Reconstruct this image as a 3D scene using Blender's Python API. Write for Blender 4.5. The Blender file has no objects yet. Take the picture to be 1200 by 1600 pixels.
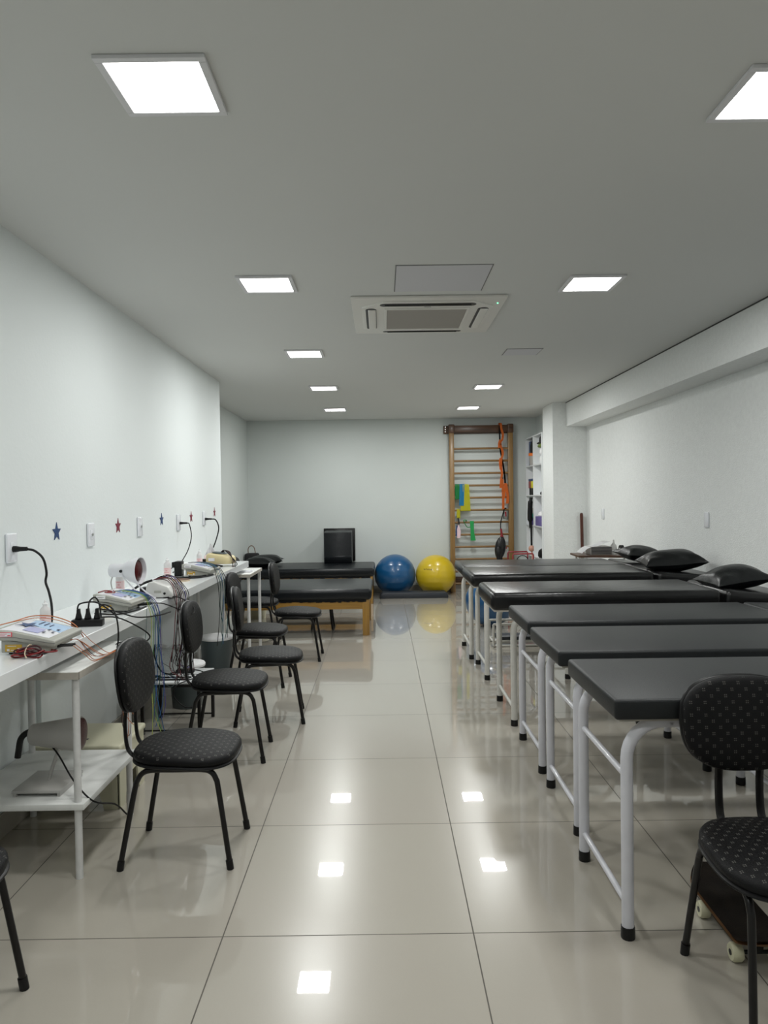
import bpy, bmesh, math, random
from mathutils import Vector, Matrix
random.seed(7)
S = bpy.context.scene
C = S.collection
PI = math.pi

# ------------------------------------------------------------ camera, world, exposure
cam_d = bpy.data.cameras.new('camera')
cam = bpy.data.objects.new('camera', cam_d)
C.objects.link(cam)
S.camera = cam
cam_d.sensor_fit = 'VERTICAL'
cam_d.sensor_height = 36.0
cam_d.lens = 1155.0 / 1600.0 * 36.0
cam_d.clip_start = 0.05
cam_d.clip_end = 60
F_ = Vector((0.0023630, 0.9998467, -0.0173469))
R_ = Vector((0.9999055, -0.0025974, -0.0134976))
U_ = Vector((0.0135405, 0.0173134, 0.9997584))
m3 = Matrix((R_, U_, -F_)).transposed()
cam.matrix_world = Matrix.Translation((0, 0, 1.389)) @ m3.to_4x4()

w = bpy.data.worlds.new('world')
S.world = w
w.use_nodes = True
w.node_tree.nodes['Background'].inputs[0].default_value = (0.75, 0.85, 0.95, 1)
w.node_tree.nodes['Background'].inputs[1].default_value = 0.05
S.view_settings.view_transform = 'Standard'
S.view_settings.look = 'None'
S.view_settings.gamma = 1.0
S.view_settings.use_curve_mapping = False
S.view_settings.exposure = 0.0
# light of each ceiling panel by its distance along the room
PANEL_POWER = {.2: 10.0, .25: 7.0, 2.13: 11.0, 2.21: 11.0, 4.07: 12.0, 4.13: 14.0, 6.0: 18.0, 7.85: 19.0, 7.90: 19.0, 9.74: 15.0, 9.72: 15.0}

# ------------------------------------------------------------ material helpers
def rgb(h):
    h = h.lstrip('#')
    v = [int(h[i:i+2], 16) / 255 for i in (0, 2, 4)]
    return tuple((c / 12.92 if c <= .04045 else ((c + .055) / 1.055) ** 2.4) for c in v) + (1,)

def mat(name, col, rough=.5, metal=0, noise=0, nscale=8, bump=0, bscale=60, coat=0, spec=.5, trans=0, emit=None, coat_r=.05, sheen=0):
    m = bpy.data.materials.new(name)
    m.use_nodes = True
    nt = m.node_tree
    b = nt.nodes['Principled BSDF']
    col = rgb(col) if isinstance(col, str) else tuple(col) + (1,) if len(col) == 3 else col
    b.inputs['Base Color'].default_value = col
    b.inputs['Roughness'].default_value = rough
    b.inputs['Metallic'].default_value = metal
    b.inputs['Specular IOR Level'].default_value = spec
    b.inputs['Coat Weight'].default_value = coat
    b.inputs['Coat Roughness'].default_value = coat_r
    b.inputs['Transmission Weight'].default_value = trans
    b.inputs['Sheen Weight'].default_value = sheen
    if emit:
        b.inputs['Emission Color'].default_value = emit[0]
        b.inputs['Emission Strength'].default_value = emit[1]
    tc = nt.nodes.new('ShaderNodeTexCoord')
    n = nt.nodes.new('ShaderNodeTexNoise')
    nt.links.new(tc.outputs['Object'], n.inputs['Vector'])
    n.inputs['Scale'].default_value = nscale
    n.inputs['Detail'].default_value = 5
    if noise:
        r = nt.nodes.new('ShaderNodeMix')
        r.data_type = 'RGBA'
        r.inputs[6].default_value = tuple(c * (1 - noise) for c in col[:3]) + (1,)
        r.inputs[7].default_value = tuple(min(1, c * (1 + noise)) for c in col[:3]) + (1,)
        nt.links.new(n.outputs['Fac'], r.inputs[0])
        nt.links.new(r.outputs[2], b.inputs['Base Color'])
    if bump:
        n2 = nt.nodes.new('ShaderNodeTexNoise')
        nt.links.new(tc.outputs['Object'], n2.inputs['Vector'])
        n2.inputs['Scale'].default_value = bscale
        n2.inputs['Detail'].default_value = 3
        bp = nt.nodes.new('ShaderNodeBump')
        bp.inputs['Strength'].default_value = bump
        bp.inputs['Distance'].default_value = .01
        nt.links.new(n2.outputs['Fac'], bp.inputs['Height'])
        nt.links.new(bp.outputs['Normal'], b.inputs['Normal'])
    return m

class X:
    """tiny expression wrapper over Math nodes"""
    def __init__(s, nt, o): s.nt, s.o = nt, o
    def _op(s, op, *a):
        n = s.nt.nodes.new('ShaderNodeMath'); n.operation = op
        for i, v in enumerate((s,) + a):
            if isinstance(v, X): s.nt.links.new(v.o, n.inputs[i])
            else: n.inputs[i].default_value = v
        return X(s.nt, n.outputs[0])
    def __add__(s, b): return s._op('ADD', b)
    def __sub__(s, b): return s._op('SUBTRACT', b)
    def __mul__(s, b): return s._op('MULTIPLY', b)
    def __truediv__(s, b): return s._op('DIVIDE', b)
    def fr(s): return s._op('FRACT')
    def ab(s): return s._op('ABSOLUTE')
    def lt(s, b): return s._op('LESS_THAN', b)
    def gt(s, b): return s._op('GREATER_THAN', b)
    def mn(s, b): return s._op('MINIMUM', b)
    def mx(s, b): return s._op('MAXIMUM', b)
    def fl(s): return s._op('FLOOR')
    def sn(s): return s._op('SINE')

def coords(nt):
    tc = nt.nodes.new('ShaderNodeTexCoord')
    sp = nt.nodes.new('ShaderNodeSeparateXYZ')
    nt.links.new(tc.outputs['Object'], sp.inputs[0])
    return [X(nt, sp.outputs[i]) for i in range(3)], tc

def mixcol(nt, fac, a, b):
    r = nt.nodes.new('ShaderNodeMix'); r.data_type = 'RGBA'
    if isinstance(fac, X): nt.links.new(fac.o, r.inputs[0])
    else: r.inputs[0].default_value = fac
    for i, v in ((6, a), (7, b)):
        if isinstance(v, tuple): r.inputs[i].default_value = v
        else: nt.links.new(v, r.inputs[i])
    return r.outputs[2]

def fabric(name, ax, ay, dot=.10):
    m = mat(name, (.0045, .0045, .0052), rough=.5, spec=.20, bump=.25, bscale=400)
    nt = m.node_tree; b = nt.nodes['Principled BSDF']
    c, tc = coords(nt)
    p = ((c[ax] + 10) / .042).fr(); q = ((c[ay] + 10) / .036).fr()
    spn = nt.nodes.new('ShaderNodeSeparateXYZ'); nt.links.new(tc.outputs['Normal'], spn.inputs[0])
    up = X(nt, spn.outputs[3 - ax - ay]).gt(.45)
    def cell(cx, cy):
        dx = (p - cx).ab(); dy = (q - cy).ab()
        inside = dx.lt(.10) * dy.lt(.12)
        hole = (dx.lt(.022) + dy.lt(.03)).mn(1.0)
        return inside * (hole * -1 + 1)
    k = (cell(.25, .25) + cell(.75, .75)).mn(1.0)
    out = mixcol(nt, k * up * .8, (.0045, .0045, .0052, 1), (dot, dot * .97, dot * .9, 1))
    nt.links.new(out, b.inputs['Base Color'])
    return m

def wood(name, c1, c2, axis=0, rough=.4, scale=1.0):
    m = mat(name, c1, rough=rough, coat=.15, coat_r=.2)
    nt = m.node_tree; b = nt.nodes['Principled BSDF']
    tc = nt.nodes.new('ShaderNodeTexCoord'); mp = nt.nodes.new('ShaderNodeMapping')
    sc = [26 * scale] * 3; sc[axis] = 1.6 * scale
    mp.inputs['Scale'].default_value = sc
    nt.links.new(tc.outputs['Object'], mp.inputs['Vector'])
    n = nt.nodes.new('ShaderNodeTexNoise'); n.inputs['Scale'].default_value = 2; n.inputs['Detail'].default_value = 6
    nt.links.new(mp.outputs[0], n.inputs['Vector'])
    cr = nt.nodes.new('ShaderNodeValToRGB')
    cr.color_ramp.elements[0].position = .3; cr.color_ramp.elements[0].color = rgb(c2)
    cr.color_ramp.elements[1].position = .7; cr.color_ramp.elements[1].color = rgb(c1)
    nt.links.new(n.outputs['Fac'], cr.inputs[0]); nt.links.new(cr.outputs[0], b.inputs['Base Color'])
    return m

def floor_mat():
    m = mat('polished_porcelain', (.5, .47, .42), rough=.24, coat=1.0, coat_r=.018, spec=.5)
    nt = m.node_tree; b = nt.nodes['Principled BSDF']
    c, tc = coords(nt)
    p = ((c[0] - .273 + 80) / .8).fr(); q = ((c[1] - 2.336 + 80) / .8).fr()
    d = p.mn((p * -1) + 1).mn(q.mn((q * -1) + 1))
    g = d.lt(.0026)
    ci = ((c[0] - .273 + 80) / .8).fl(); cj = ((c[1] - 2.336 + 80) / .8).fl()
    rnd = ((ci * 12.99 + cj * 78.2).sn() * 437.5).fr()
    n = nt.nodes.new('ShaderNodeTexNoise'); n.inputs['Scale'].default_value = 1.3; n.inputs['Detail'].default_value = 3
    nt.links.new(tc.outputs['Object'], n.inputs['Vector'])
    n2 = nt.nodes.new('ShaderNodeTexNoise'); n2.inputs['Scale'].default_value = 220; n2.inputs['Detail'].default_value = 2
    nt.links.new(tc.outputs['Object'], n2.inputs['Vector'])
    base = mixcol(nt, X(nt, n.outputs['Fac']), (.47, .425, .37, 1), (.485, .465, .395, 1))
    base = mixcol(nt, rnd * .25, base, (.43, .39, .345, 1))
    base = mixcol(nt, X(nt, n2.outputs['Fac']) * .12, base, (.30, .28, .25, 1))
    nt.links.new(mixcol(nt, g, base, (.10, .09, .075, 1)), b.inputs['Base Color'])
    rr = g * .5 + .24
    nt.links.new(rr.o, b.inputs['Roughness'])
    cw = (g * -1) + 1
    nt.links.new(cw.o, b.inputs['Coat Weight'])
    return m

M = {}
M['floor'] = floor_mat()
M['skirt'] = mat('porcelain_skirting', (.36, .335, .29), rough=.25, noise=.05, coat=.6)
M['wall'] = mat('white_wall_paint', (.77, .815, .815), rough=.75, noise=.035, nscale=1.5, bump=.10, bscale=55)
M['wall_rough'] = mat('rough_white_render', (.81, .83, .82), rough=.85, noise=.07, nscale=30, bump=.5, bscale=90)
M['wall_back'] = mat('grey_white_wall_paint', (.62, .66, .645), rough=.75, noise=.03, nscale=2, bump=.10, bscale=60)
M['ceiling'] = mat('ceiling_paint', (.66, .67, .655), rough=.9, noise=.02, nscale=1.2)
M['gap'] = mat('dark_shadow_gap', (.05, .05, .05), rough=.8)
M['panel_frame'] = mat('panel_frame_white', (.72, .72, .74), rough=.4)
M['diffuser'] = mat('glowing_diffuser', (.9, .9, .9), rough=.5, emit=((1.0, .985, .955, 1), 9.0))
M['ac'] = mat('ac_plastic', (.74, .73, .69), rough=.45)
M['ac_grille'] = mat('ac_grille', (.33, .31, .28), rough=.6)
M['black'] = mat('black_plastic', (.004, .004, .0045), rough=.4, spec=.35)
M['cable'] = mat('black_cable', (.003, .003, .0035), rough=.5, spec=.3)
M['tube_black'] = mat('black_painted_steel', (.005, .004, .004), rough=.3, spec=.4, noise=.4, nscale=14)
M['tube_white'] = mat('white_painted_steel', (.66, .66, .71), rough=.35, coat=.3, noise=.06, nscale=20)
M['tube_cream'] = mat('cream_painted_steel', (.66, .65, .61), rough=.4, coat=.3, noise=.10, nscale=25)
M['seat_fab'] = fabric('dotted_black_seat_fabric', 0, 1, .13)
M['back_fab'] = fabric('dotted_black_back_fabric', 1, 2)
M['vinyl'] = mat('matte_black_vinyl', (.0105, .0125, .014), rough=.45, bump=.12, bscale=220, spec=.38, noise=.06, nscale=5)
M['leather'] = mat('shiny_black_leather', (.005, .005, .0055), rough=.30, bump=.30, bscale=16, spec=.42)
M['leather_n'] = mat('navy_black_leather', (.004, .0055, .0075), rough=.33, bump=.25, bscale=14, spec=.32)
M['pillow'] = mat('black_pillow_vinyl', (.003, .004, .0045), rough=.36, bump=.6, bscale=12, spec=.38)
M['laminate'] = mat('white_laminate', (.82, .84, .85), rough=.22, coat=.3, noise=.02, nscale=6)
M['worn_white'] = mat('scuffed_white_board', (.70, .71, .69), rough=.5, noise=.30, nscale=7)
M['ply'] = mat('dirty_ply_edge', (.46, .43, .38), rough=.7, noise=.2, nscale=30)
M['wood'] = wood('light_varnished_wood', '#a98038', '#8c6728', axis=0)
M['woodz'] = wood('light_varnished_wood_upright', '#a98038', '#8c6728', axis=2)
M['wood_bar'] = wood('wall_bar_wood', '#937144', '#70522c', axis=0)
M['wood_barz'] = wood('wall_bar_wood_upright', '#967447', '#7d6035', axis=2)
M['wood_dark'] = wood('dark_stained_wood', '#5c3d27', '#3b2617', axis=0)
M['pole_wood'] = wood('reddish_pole_wood', '#5b2b1a', '#40190f', axis=2)
M['socket'] = mat('socket_plastic', (.80, .82, .86), rough=.25, coat=.3)
M['star_b'] = mat('blue_glitter_foam', (.008, .045, .16), rough=.4, noise=.5, nscale=300)
M['star_r'] = mat('red_glitter_foam', (.20, .006, .03), rough=.4, noise=.5, nscale=300)
M['dev'] = mat('beige_grey_device_plastic', (.40, .40, .36), rough=.42, noise=.02)
M['dev_w'] = mat('white_device_plastic', (.66, .66, .64), rough=.38, noise=.02)
M['dev_y'] = mat('yellowed_device_plastic', (.62, .53, .30), rough=.45, noise=.05)
M['sticker_b'] = mat('pale_blue_sticker', (.42, .60, .82), rough=.3)
M['sticker_v'] = mat('lilac_sticker', (.42, .43, .68), rough=.3)
M['sticker_w'] = mat('white_sticker', (.80, .80, .84), rough=.3)
M['sticker_y'] = mat('amber_sticker', (.62, .38, .03), rough=.35)
M['sticker_r'] = mat('pink_red_sticker', (.72, .12, .14), rough=.4)
M['ink'] = mat('dark_ink', (.03, .03, .08), rough=.5)
M['inkr'] = mat('faded_red_ink', (.75, .30, .33), rough=.5)
M['bottle'] = mat('milky_bottle_plastic', (.82, .80, .80), rough=.35, trans=.15)
M['liquid'] = mat('pale_pink_label', (.85, .66, .66), rough=.4)
M['red'] = mat('red_cable', (.16, .012, .02), rough=.45)
M['red2'] = mat('deep_red_cable', (.22, .008, .012), rough=.45)
M['dred'] = mat('dark_red_cable', (.05, .008, .012), rough=.45)
M['orange_w'] = mat('orange_lead', (.55, .17, .05), rough=.45)
M['green_w'] = mat('green_lead', (.10, .28, .10), rough=.45)
M['yg_w'] = mat('yellow_green_lead', (.38, .45, .10), rough=.45)
M['blue_w'] = mat('blue_lead', (.02, .09, .25), rough=.45)
M['teal_w'] = mat('dark_teal_lead', (.02, .07, .07), rough=.45)
M['purple_w'] = mat('violet_lead', (.10, .07, .28), rough=.5)
M['rubber'] = mat('rubber_band_cream', (.75, .62, .45), rough=.6)
M['ir_red'] = mat('infrared_bulb_red', (.06, .003, .005), rough=.25, spec=.3)
M['lamp_w'] = mat('lamp_white_enamel', (.76, .76, .80), rough=.3, coat=.4)
M['lamp_g'] = mat('lamp_grey_enamel', (.42, .41, .39), rough=.4, coat=.2)
M['cream'] = mat('cream_plastic', (.62, .60, .45), rough=.45, noise=.05, nscale=6)
M['bin'] = mat('grey_bin_plastic', (.065, .085, .09), rough=.4, noise=.05)
M['ball_b'] = mat('blue_ball_vinyl', (.004, .075, .20), rough=.30, coat=.35, coat_r=.12)
M['ball_y'] = mat('yellow_ball_vinyl', (.60, .43, .012), rough=.30, coat=.35, coat_r=.12)
M['slab'] = mat('dark_grey_foam', (.022, .026, .034), rough=.5)
M['brown'] = mat('brown_leather', (.16, .08, .045), rough=.5)
M['clear'] = mat('clear_acrylic', (.92, .94, .94), rough=.08, trans=.92, spec=.4)
M['orange'] = mat('orange_webbing', (.85, .20, .03), rough=.6)
M['b_green'] = mat('green_band', (.01, .30, .07), rough=.45)
M['b_blue'] = mat('blue_band', (.02, .30, .62), rough=.45)
M['b_yellow'] = mat('yellow_band', (.72, .68, .03), rough=.45)
M['pink'] = mat('pale_pink_strap', (.75, .55, .60), rough=.5)
M['skin'] = mat('pinkish_rubber', (.62, .33, .25), rough=.5)
M['purple'] = mat('purple_box_card', (.14, .11, .32), rough=.5)
M['olive'] = mat('olive_green_cloth', (.16, .22, .05), rough=.8)
M['dgrey'] = mat('dark_grey_cloth', (.015, .015, .017), rough=.85)
M['teal'] = mat('teal_green_cloth', (.02, .28, .20), rough=.7)
M['white_bag'] = mat('white_bag_plastic', (.80, .82, .82), rough=.4)
M['deck'] = mat('worn_griptape', (.020, .013, .008), rough=.75, noise=1.0, nscale=16, bump=.3, bscale=300)
M['deck_w'] = mat('skateboard_ply', (.30, .17, .08), rough=.55)
M['urethane'] = mat('cream_urethane', (.62, .60, .42), rough=.4)
M['steel'] = mat('brushed_steel', (.5, .5, .5), rough=.3, metal=1)
M['paper'] = mat('paper_white', (.85, .85, .86), rough=.7)
M['greybox'] = mat('ridged_grey_case', (.40, .38, .36), rough=.5)
M['redpaint'] = mat('red_painted_tube', (.28, .02, .03), rough=.35)
M['led'] = mat('green_led', (.1, .8, .3), emit=((.2, 1, .5, 1), 2))
M['logo'] = mat('black_print', (.05, .035, .01), rough=.5)

# ------------------------------------------------------------ mesh helpers
class MB:
    def __init__(s): s.bm = bmesh.new()
    def box(s, x0, x1, y0, y1, z0, z1, bev=0, seg=2, rot=None, piv=None):
        b2 = bmesh.new()
        bmesh.ops.create_cube(b2, size=1)
        for v in b2.verts:
            v.co = Vector(((x0 + x1) / 2 + v.co.x * (x1 - x0), (y0 + y1) / 2 + v.co.y * (y1 - y0), (z0 + z1) / 2 + v.co.z * (z1 - z0)))
        if bev: bmesh.ops.bevel(b2, geom=b2.edges[:], offset=bev, segments=seg, profile=.5, affect='EDGES', clamp_overlap=True)
        if rot is not None:
            p = Vector(piv) if piv else Vector(((x0 + x1) / 2, (y0 + y1) / 2, (z0 + z1) / 2))
            bmesh.ops.rotate(b2, cent=p, matrix=rot, verts=b2.verts)
        s._merge(b2); return s
    def _merge(s, b2):
        me = bpy.data.meshes.new('t'); b2.to_mesh(me); b2.free(); s.bm.from_mesh(me); bpy.data.meshes.remove(me)
    def tube(s, pts, r, n=8, smooth=True, cap=True, flat=None):
        P = [Vector(p) for p in pts]
        if smooth and len(P) > 2:
            Q = []
            for i in range(len(P) - 1):
                a = P[i - 1] if i else P[i] * 2 - P[i + 1]; b = P[i]; c = P[i + 1]
                d = P[i + 2] if i + 2 < len(P) else P[i + 1] * 2 - P[i]
                k = 5
                for j in range(k):
                    t = j / k
                    Q.append(.5 * ((2 * b) + (c - a) * t + (2 * a - 5 * b + 4 * c - d) * t * t + (3 * b - a - 3 * c + d) * t ** 3))
            Q.append(P[-1]); P = Q
        rings = []; up = Vector((0, 0, 1)); prev = None
        for i, p in enumerate(P):
            t = (P[min(i + 1, len(P) - 1)] - P[max(i - 1, 0)])
            if t.length < 1e-9: t = Vector((0, 0, 1))
            t.normalize()
            if prev is None:
                u = t.cross(up if abs(t.z) < .95 else Vector((1, 0, 0))).normalized()
            else:
                u = (prev - t * prev.dot(t))
                u = u.normalized() if u.length > 1e-6 else t.cross(up).normalized()
            prev = u; v = t.cross(u)
            rr = r[min(i * len(r) // len(P), len(r) - 1)] if isinstance(r, (list, tuple)) else r
            ra, rb = (rr, rr) if flat is None else (rr, rr * flat)
            rings.append([s.bm.verts.new(p + u * math.cos(2 * PI * k / n) * ra + v * math.sin(2 * PI * k / n) * rb) for k in range(n)])
        for a, b in zip(rings, rings[1:]):
            for k in range(n): s.bm.faces.new((a[k], a[(k + 1) % n], b[(k + 1) % n], b[k]))
        if cap:
            s.bm.faces.new(rings[0][::-1]); s.bm.faces.new(rings[-1])
        return s
    def lathe(s, prof, n=24, center=(0, 0, 0), axis='z', a0=0):
        """prof: (radius, height) list"""
        c = Vector(center); rings = []
        for r, h in prof:
            ring = []
            for k in range(n):
                a = 2 * PI * k / n + a0
                x, y = r * math.cos(a), r * math.sin(a)
                p = Vector((x, y, h)) if axis == 'z' else (Vector((h, x, y)) if axis == 'x' else Vector((x, h, -y)))
                ring.append(s.bm.verts.new(c + p))
            rings.append(ring)
        for a, b in zip(rings, rings[1:]):
            for k in range(n): s.bm.faces.new((a[k], a[(k + 1) % n], b[(k + 1) % n], b[k]))
        if prof[0][0] > 1e-6: s.bm.faces.new(rings[0][::-1])
        if prof[-1][0] > 1e-6: s.bm.faces.new(rings[-1])
        bmesh.ops.remove_doubles(s.bm, verts=[v for r_ in (rings[0], rings[-1]) for v in r_], dist=1e-6)
        return s
    def prism(s, poly, d0, d1, axis='z', bev=0):
        """poly 2-D outline; axis z: (x,y); y: (x,z); x: (y,z)"""
        b2 = bmesh.new()
        def mk(p, d): return (p[0], p[1], d) if axis == 'z' else ((p[0], d, p[1]) if axis == 'y' else (d, p[0], p[1]))
        A = [b2.verts.new(mk(p, d0)) for p in poly]; B = [b2.verts.new(mk(p, d1)) for p in poly]
        n = len(poly)
        b2.faces.new(A); b2.faces.new(B[::-1])
        for k in range(n): b2.faces.new((A[k], B[k], B[(k + 1) % n], A[(k + 1) % n]))
        bmesh.ops.recalc_face_normals(b2, faces=b2.faces)
        if bev: bmesh.ops.bevel(b2, geom=b2.edges[:], offset=bev, segments=2, profile=.5, affect='EDGES', clamp_overlap=True)
        s._merge(b2); return s
    def grid(s, fn, nu, nv, closed_u=False):
        V = [[s.bm.verts.new(fn(i / nu, j / nv)) for j in range(nv + 1)] for i in range(nu + 1)]
        for i in range(nu):
            for j in range(nv): s.bm.faces.new((V[i][j], V[i + 1][j], V[i + 1][j + 1], V[i][j + 1]))
        return s
    def sphere(s, c, r, n=24, sc=(1, 1, 1)):
        b2 = bmesh.new(); bmesh.ops.create_uvsphere(b2, u_segments=n, v_segments=n // 2 + 2, radius=r)
        for v in b2.verts: v.co = Vector((v.co.x * sc[0] + c[0], v.co.y * sc[1] + c[1], v.co.z * sc[2] + c[2]))
        s._merge(b2); return s
    def rot(s, m, piv=(0, 0, 0)):
        bmesh.ops.rotate(s.bm, cent=Vector(piv), matrix=m, verts=s.bm.verts); return s
    def move(s, v):
        bmesh.ops.translate(s.bm, vec=Vector(v), verts=s.bm.verts); return s

def obj(name, mb, m, parent=None, smooth=True, label=None, world=False):
    bm = mb.bm
    if world and parent is not None:
        bmesh.ops.translate(bm, vec=-wloc(parent), verts=bm.verts)
    bmesh.ops.recalc_face_normals(bm, faces=bm.faces)
    me = bpy.data.meshes.new(name)
    bm.to_mesh(me); bm.free()
    if smooth:
        for p in me.polygons: p.use_smooth = True
        try: me.set_sharp_from_angle(angle=math.radians(38))
        except Exception: pass
    me.materials.append(m)
    o = bpy.data.objects.new(name, me)
    C.objects.link(o)
    if parent is not None: o.parent = parent
    if label: o['label'] = label
    return o

def wloc(o):
    v = Vector((0, 0, 0))
    while o is not None: v += o.location; o = o.parent
    return v

def tag(o, label, cat, group=None, kind=None):
    o['label'] = label; o['category'] = cat
    if group: o['group'] = group
    if kind: o['kind'] = kind
    return o

def thing(name, label, cat, loc=(0, 0, 0), rz=0, group=None):
    o = bpy.data.objects.new(name, None); C.objects.link(o)
    o.empty_display_size = .1; o.location = loc; o.rotation_euler = (0, 0, rz)
    return tag(o, label, cat, group)

def single(name, mb, m, label, cat, group=None, smooth=True, base=None):
    """one-mesh thing whose origin is moved to its base"""
    bm = mb.bm
    if base is None:
        xs = [v.co for v in bm.verts]
        base = (sum(v.x for v in xs) / len(xs), sum(v.y for v in xs) / len(xs), min(v.z for v in xs))
    bmesh.ops.translate(bm, vec=-Vector(base), verts=bm.verts)
    o = obj(name, mb, m, smooth=smooth); o.location = base
    return tag(o, label, cat, group)

def struct(name, mb, m, smooth=False):
    o = obj(name, mb, m, smooth=smooth); o['kind'] = 'structure'; return o

def dup(root, loc, rz, label, group=None):
    r = root.copy(); C.objects.link(r); r.location = loc; r.rotation_euler = (0, 0, rz); r['label'] = label
    if group: r['group'] = group
    for ch in list(root.children):
        c = ch.copy(); C.objects.link(c); c.parent = r
        for g in ch.children:
            d = g.copy(); C.objects.link(d); d.parent = c
    return r

def text_mesh(body, size, depth=.0006):
    cu = bpy.data.curves.new('t', 'FONT'); cu.body = body; cu.size = size; cu.extrude = depth
    cu.align_x = 'CENTER'; cu.align_y = 'CENTER'
    o = bpy.data.objects.new('t', cu); C.objects.link(o)
    dg = bpy.context.evaluated_depsgraph_get(); dg.update()
    me = bpy.data.meshes.new_from_object(o.evaluated_get(dg))
    mb = MB(); mb.bm.from_mesh(me)
    bpy.data.objects.remove(o); bpy.data.curves.remove(cu); bpy.data.meshes.remove(me)
    return mb

# ------------------------------------------------------------ the room
H = 2.578
XL, XLR, XR, XRR, YB, YF = -1.608, -2.0, 2.59, 2.31, 11.03, -2.6
fl = MB(); fl.box(XLR - .1, XR + .1, YF, YB + .1, -.1, 0); struct('floor', fl, M['floor'])
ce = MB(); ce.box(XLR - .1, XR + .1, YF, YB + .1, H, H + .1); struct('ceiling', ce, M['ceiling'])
wl = MB(); wl.box(XL - .55, XL, YF, 7.4, 0, H); struct('wall_left', wl, M['wall'])
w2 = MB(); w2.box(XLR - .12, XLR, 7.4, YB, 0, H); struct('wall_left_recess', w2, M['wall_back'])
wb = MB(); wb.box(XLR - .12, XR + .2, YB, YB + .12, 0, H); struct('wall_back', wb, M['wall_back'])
wr = MB(); wr.box(XR, XR + .12, YF, 9.34, 0, H); struct('wall_right', wr, M['wall_rough'])
pi = MB(); pi.box(2.165, XR + .12, 9.34, 9.92, 0, H); struct('wall_right_pillar', pi, M['wall_rough'])
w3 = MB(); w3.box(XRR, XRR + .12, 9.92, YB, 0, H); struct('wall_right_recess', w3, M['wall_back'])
be = MB(); be.box(2.335, XR, YF, 9.34, 2.275, H - .004); struct('trim_1', be, M['wall_rough'])
gp = MB(); gp.box(2.331, 2.336, YF, 9.34, H - .009, H - .001); struct('trim_2', gp, M['gap'])  # dark strip standing in for the shadow in the beam-to-ceiling gap
wf = MB(); wf.box(XLR - .1, XR + .1, YF - .1, YF, 0, H); struct('wall_front', wf, M['wall'])
def skirt(name, x0, x1, y0, y1):
    b = MB(); b.box(x0, x1, y0, y1, 0, .10, bev=.002, seg=1); struct(name, b, M['skirt'])
skirt('baseboard_left', XL, XL + .012, YF, 7.4)
skirt('baseboard_left_recess', XLR, XLR + .012, 7.4, YB)
skirt('baseboard_back', XLR + .012, XRR, YB - .012, YB)
skirt('baseboard_right', XR - .012, XR, YF, 9.34)
skirt('baseboard_pillar', 2.153, XR - .012, 9.328, 9.34)
b = MB(); b.box(XL, XL + .022, 3.40, 3.46, .1, .815, bev=.002); struct('trim_3', b, M['wall'])

# ceiling light panels
PNL = [(-.605, .2), (-.605, 2.13), (-.612, 4.07), (-.610, 6.0), (-.600, 7.85), (-.60, 9.74),  # first of each row is out of view, added for illumination
       (1.15, .25), (1.19, 2.21), (1.18, 4.13), (1.145, 7.90), (1.145, 9.72)]
PLAB = ['square ceiling light panel just behind the camera on the left',
 'large lit square ceiling panel at upper left, nearest of the left row', 'lit square ceiling panel, second of the left row',
 'lit square ceiling panel, third of the left row, left of the air conditioner', 'lit square ceiling panel, fourth of the left row',
 'small lit ceiling panel of the left row nearest the back wall',
 'square ceiling light panel just behind the camera on the right',
 'lit square ceiling panel cut by the right edge of the photo', 'lit square ceiling panel right of the grey access panel',
 'lit ceiling panel of the right row, second from the back wall', 'lit ceiling panel of the right row above the wall bars']
def make_panel(label, x, y):
    t = thing('ceiling_light', label, 'ceiling light', (x, y, H), 0, 'square ceiling light panels')
    a = .150; i = .128
    f = MB()
    f.box(-a, a, i, a, -.012, -.0005, bev=.002); f.box(-a, a, -a, -i, -.012, -.0005, bev=.002)
    f.box(-a, -i, -i, i, -.012, -.0005, bev=.002); f.box(i, a, -i, i, -.012, -.0005, bev=.002)
    obj('frame', f, M['panel_frame'], t, smooth=False)
    d = MB(); d.box(-i, i, -i, i, -.008, -.002); obj('diffuser', d, M['diffuser'], t, smooth=False)
    ld = bpy.data.lights.new('panel_light', 'AREA'); ld.shape = 'SQUARE'; ld.size = .25
    ld.energy = PANEL_POWER[y]; ld.color = (.985, 1.0, .978)
    lo = bpy.data.objects.new('panel_light', ld); C.objects.link(lo); lo.location = (0, 0, -.013); lo.parent = t
    return t
for (x, y), lb in zip(PNL, PLAB): make_panel(lb, x, y)

# access panels
def access(label, x0, x1, y0, y1):
    t = thing('access_panel', label, 'access panel', ((x0 + x1) / 2, (y0 + y1) / 2, H))
    a, b_ = (x1 - x0) / 2, (y1 - y0) / 2
    p = MB(); p.box(-a, a, -b_, b_, -.004, -.0005, bev=.001); obj('panel', p, M['panel_frame2'], t, smooth=False)
    g = MB(); e = .006
    g.box(-a - e, a + e, -b_ - e, -b_, -.002, -.0004); g.box(-a - e, a + e, b_, b_ + e, -.002, -.0004)
    g.box(-a - e, -a, -b_, b_, -.002, -.0004); g.box(a, a + e, -b_, b_, -.002, -.0004)
    obj('gap_line', g, M['gap2'], t, smooth=False)
M['panel_frame2'] = mat('access_panel_paint', (.62, .62, .65), rough=.8)
M['gap2'] = mat('grey_joint', (.20, .20, .20), rough=.8)
access('large grey access panel in the ceiling just before the air conditioner', .09, .58, 3.785, 4.25)
access('small access panel in the ceiling right of the air conditioner', 1.02, 1.30, 5.93, 6.19)

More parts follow.
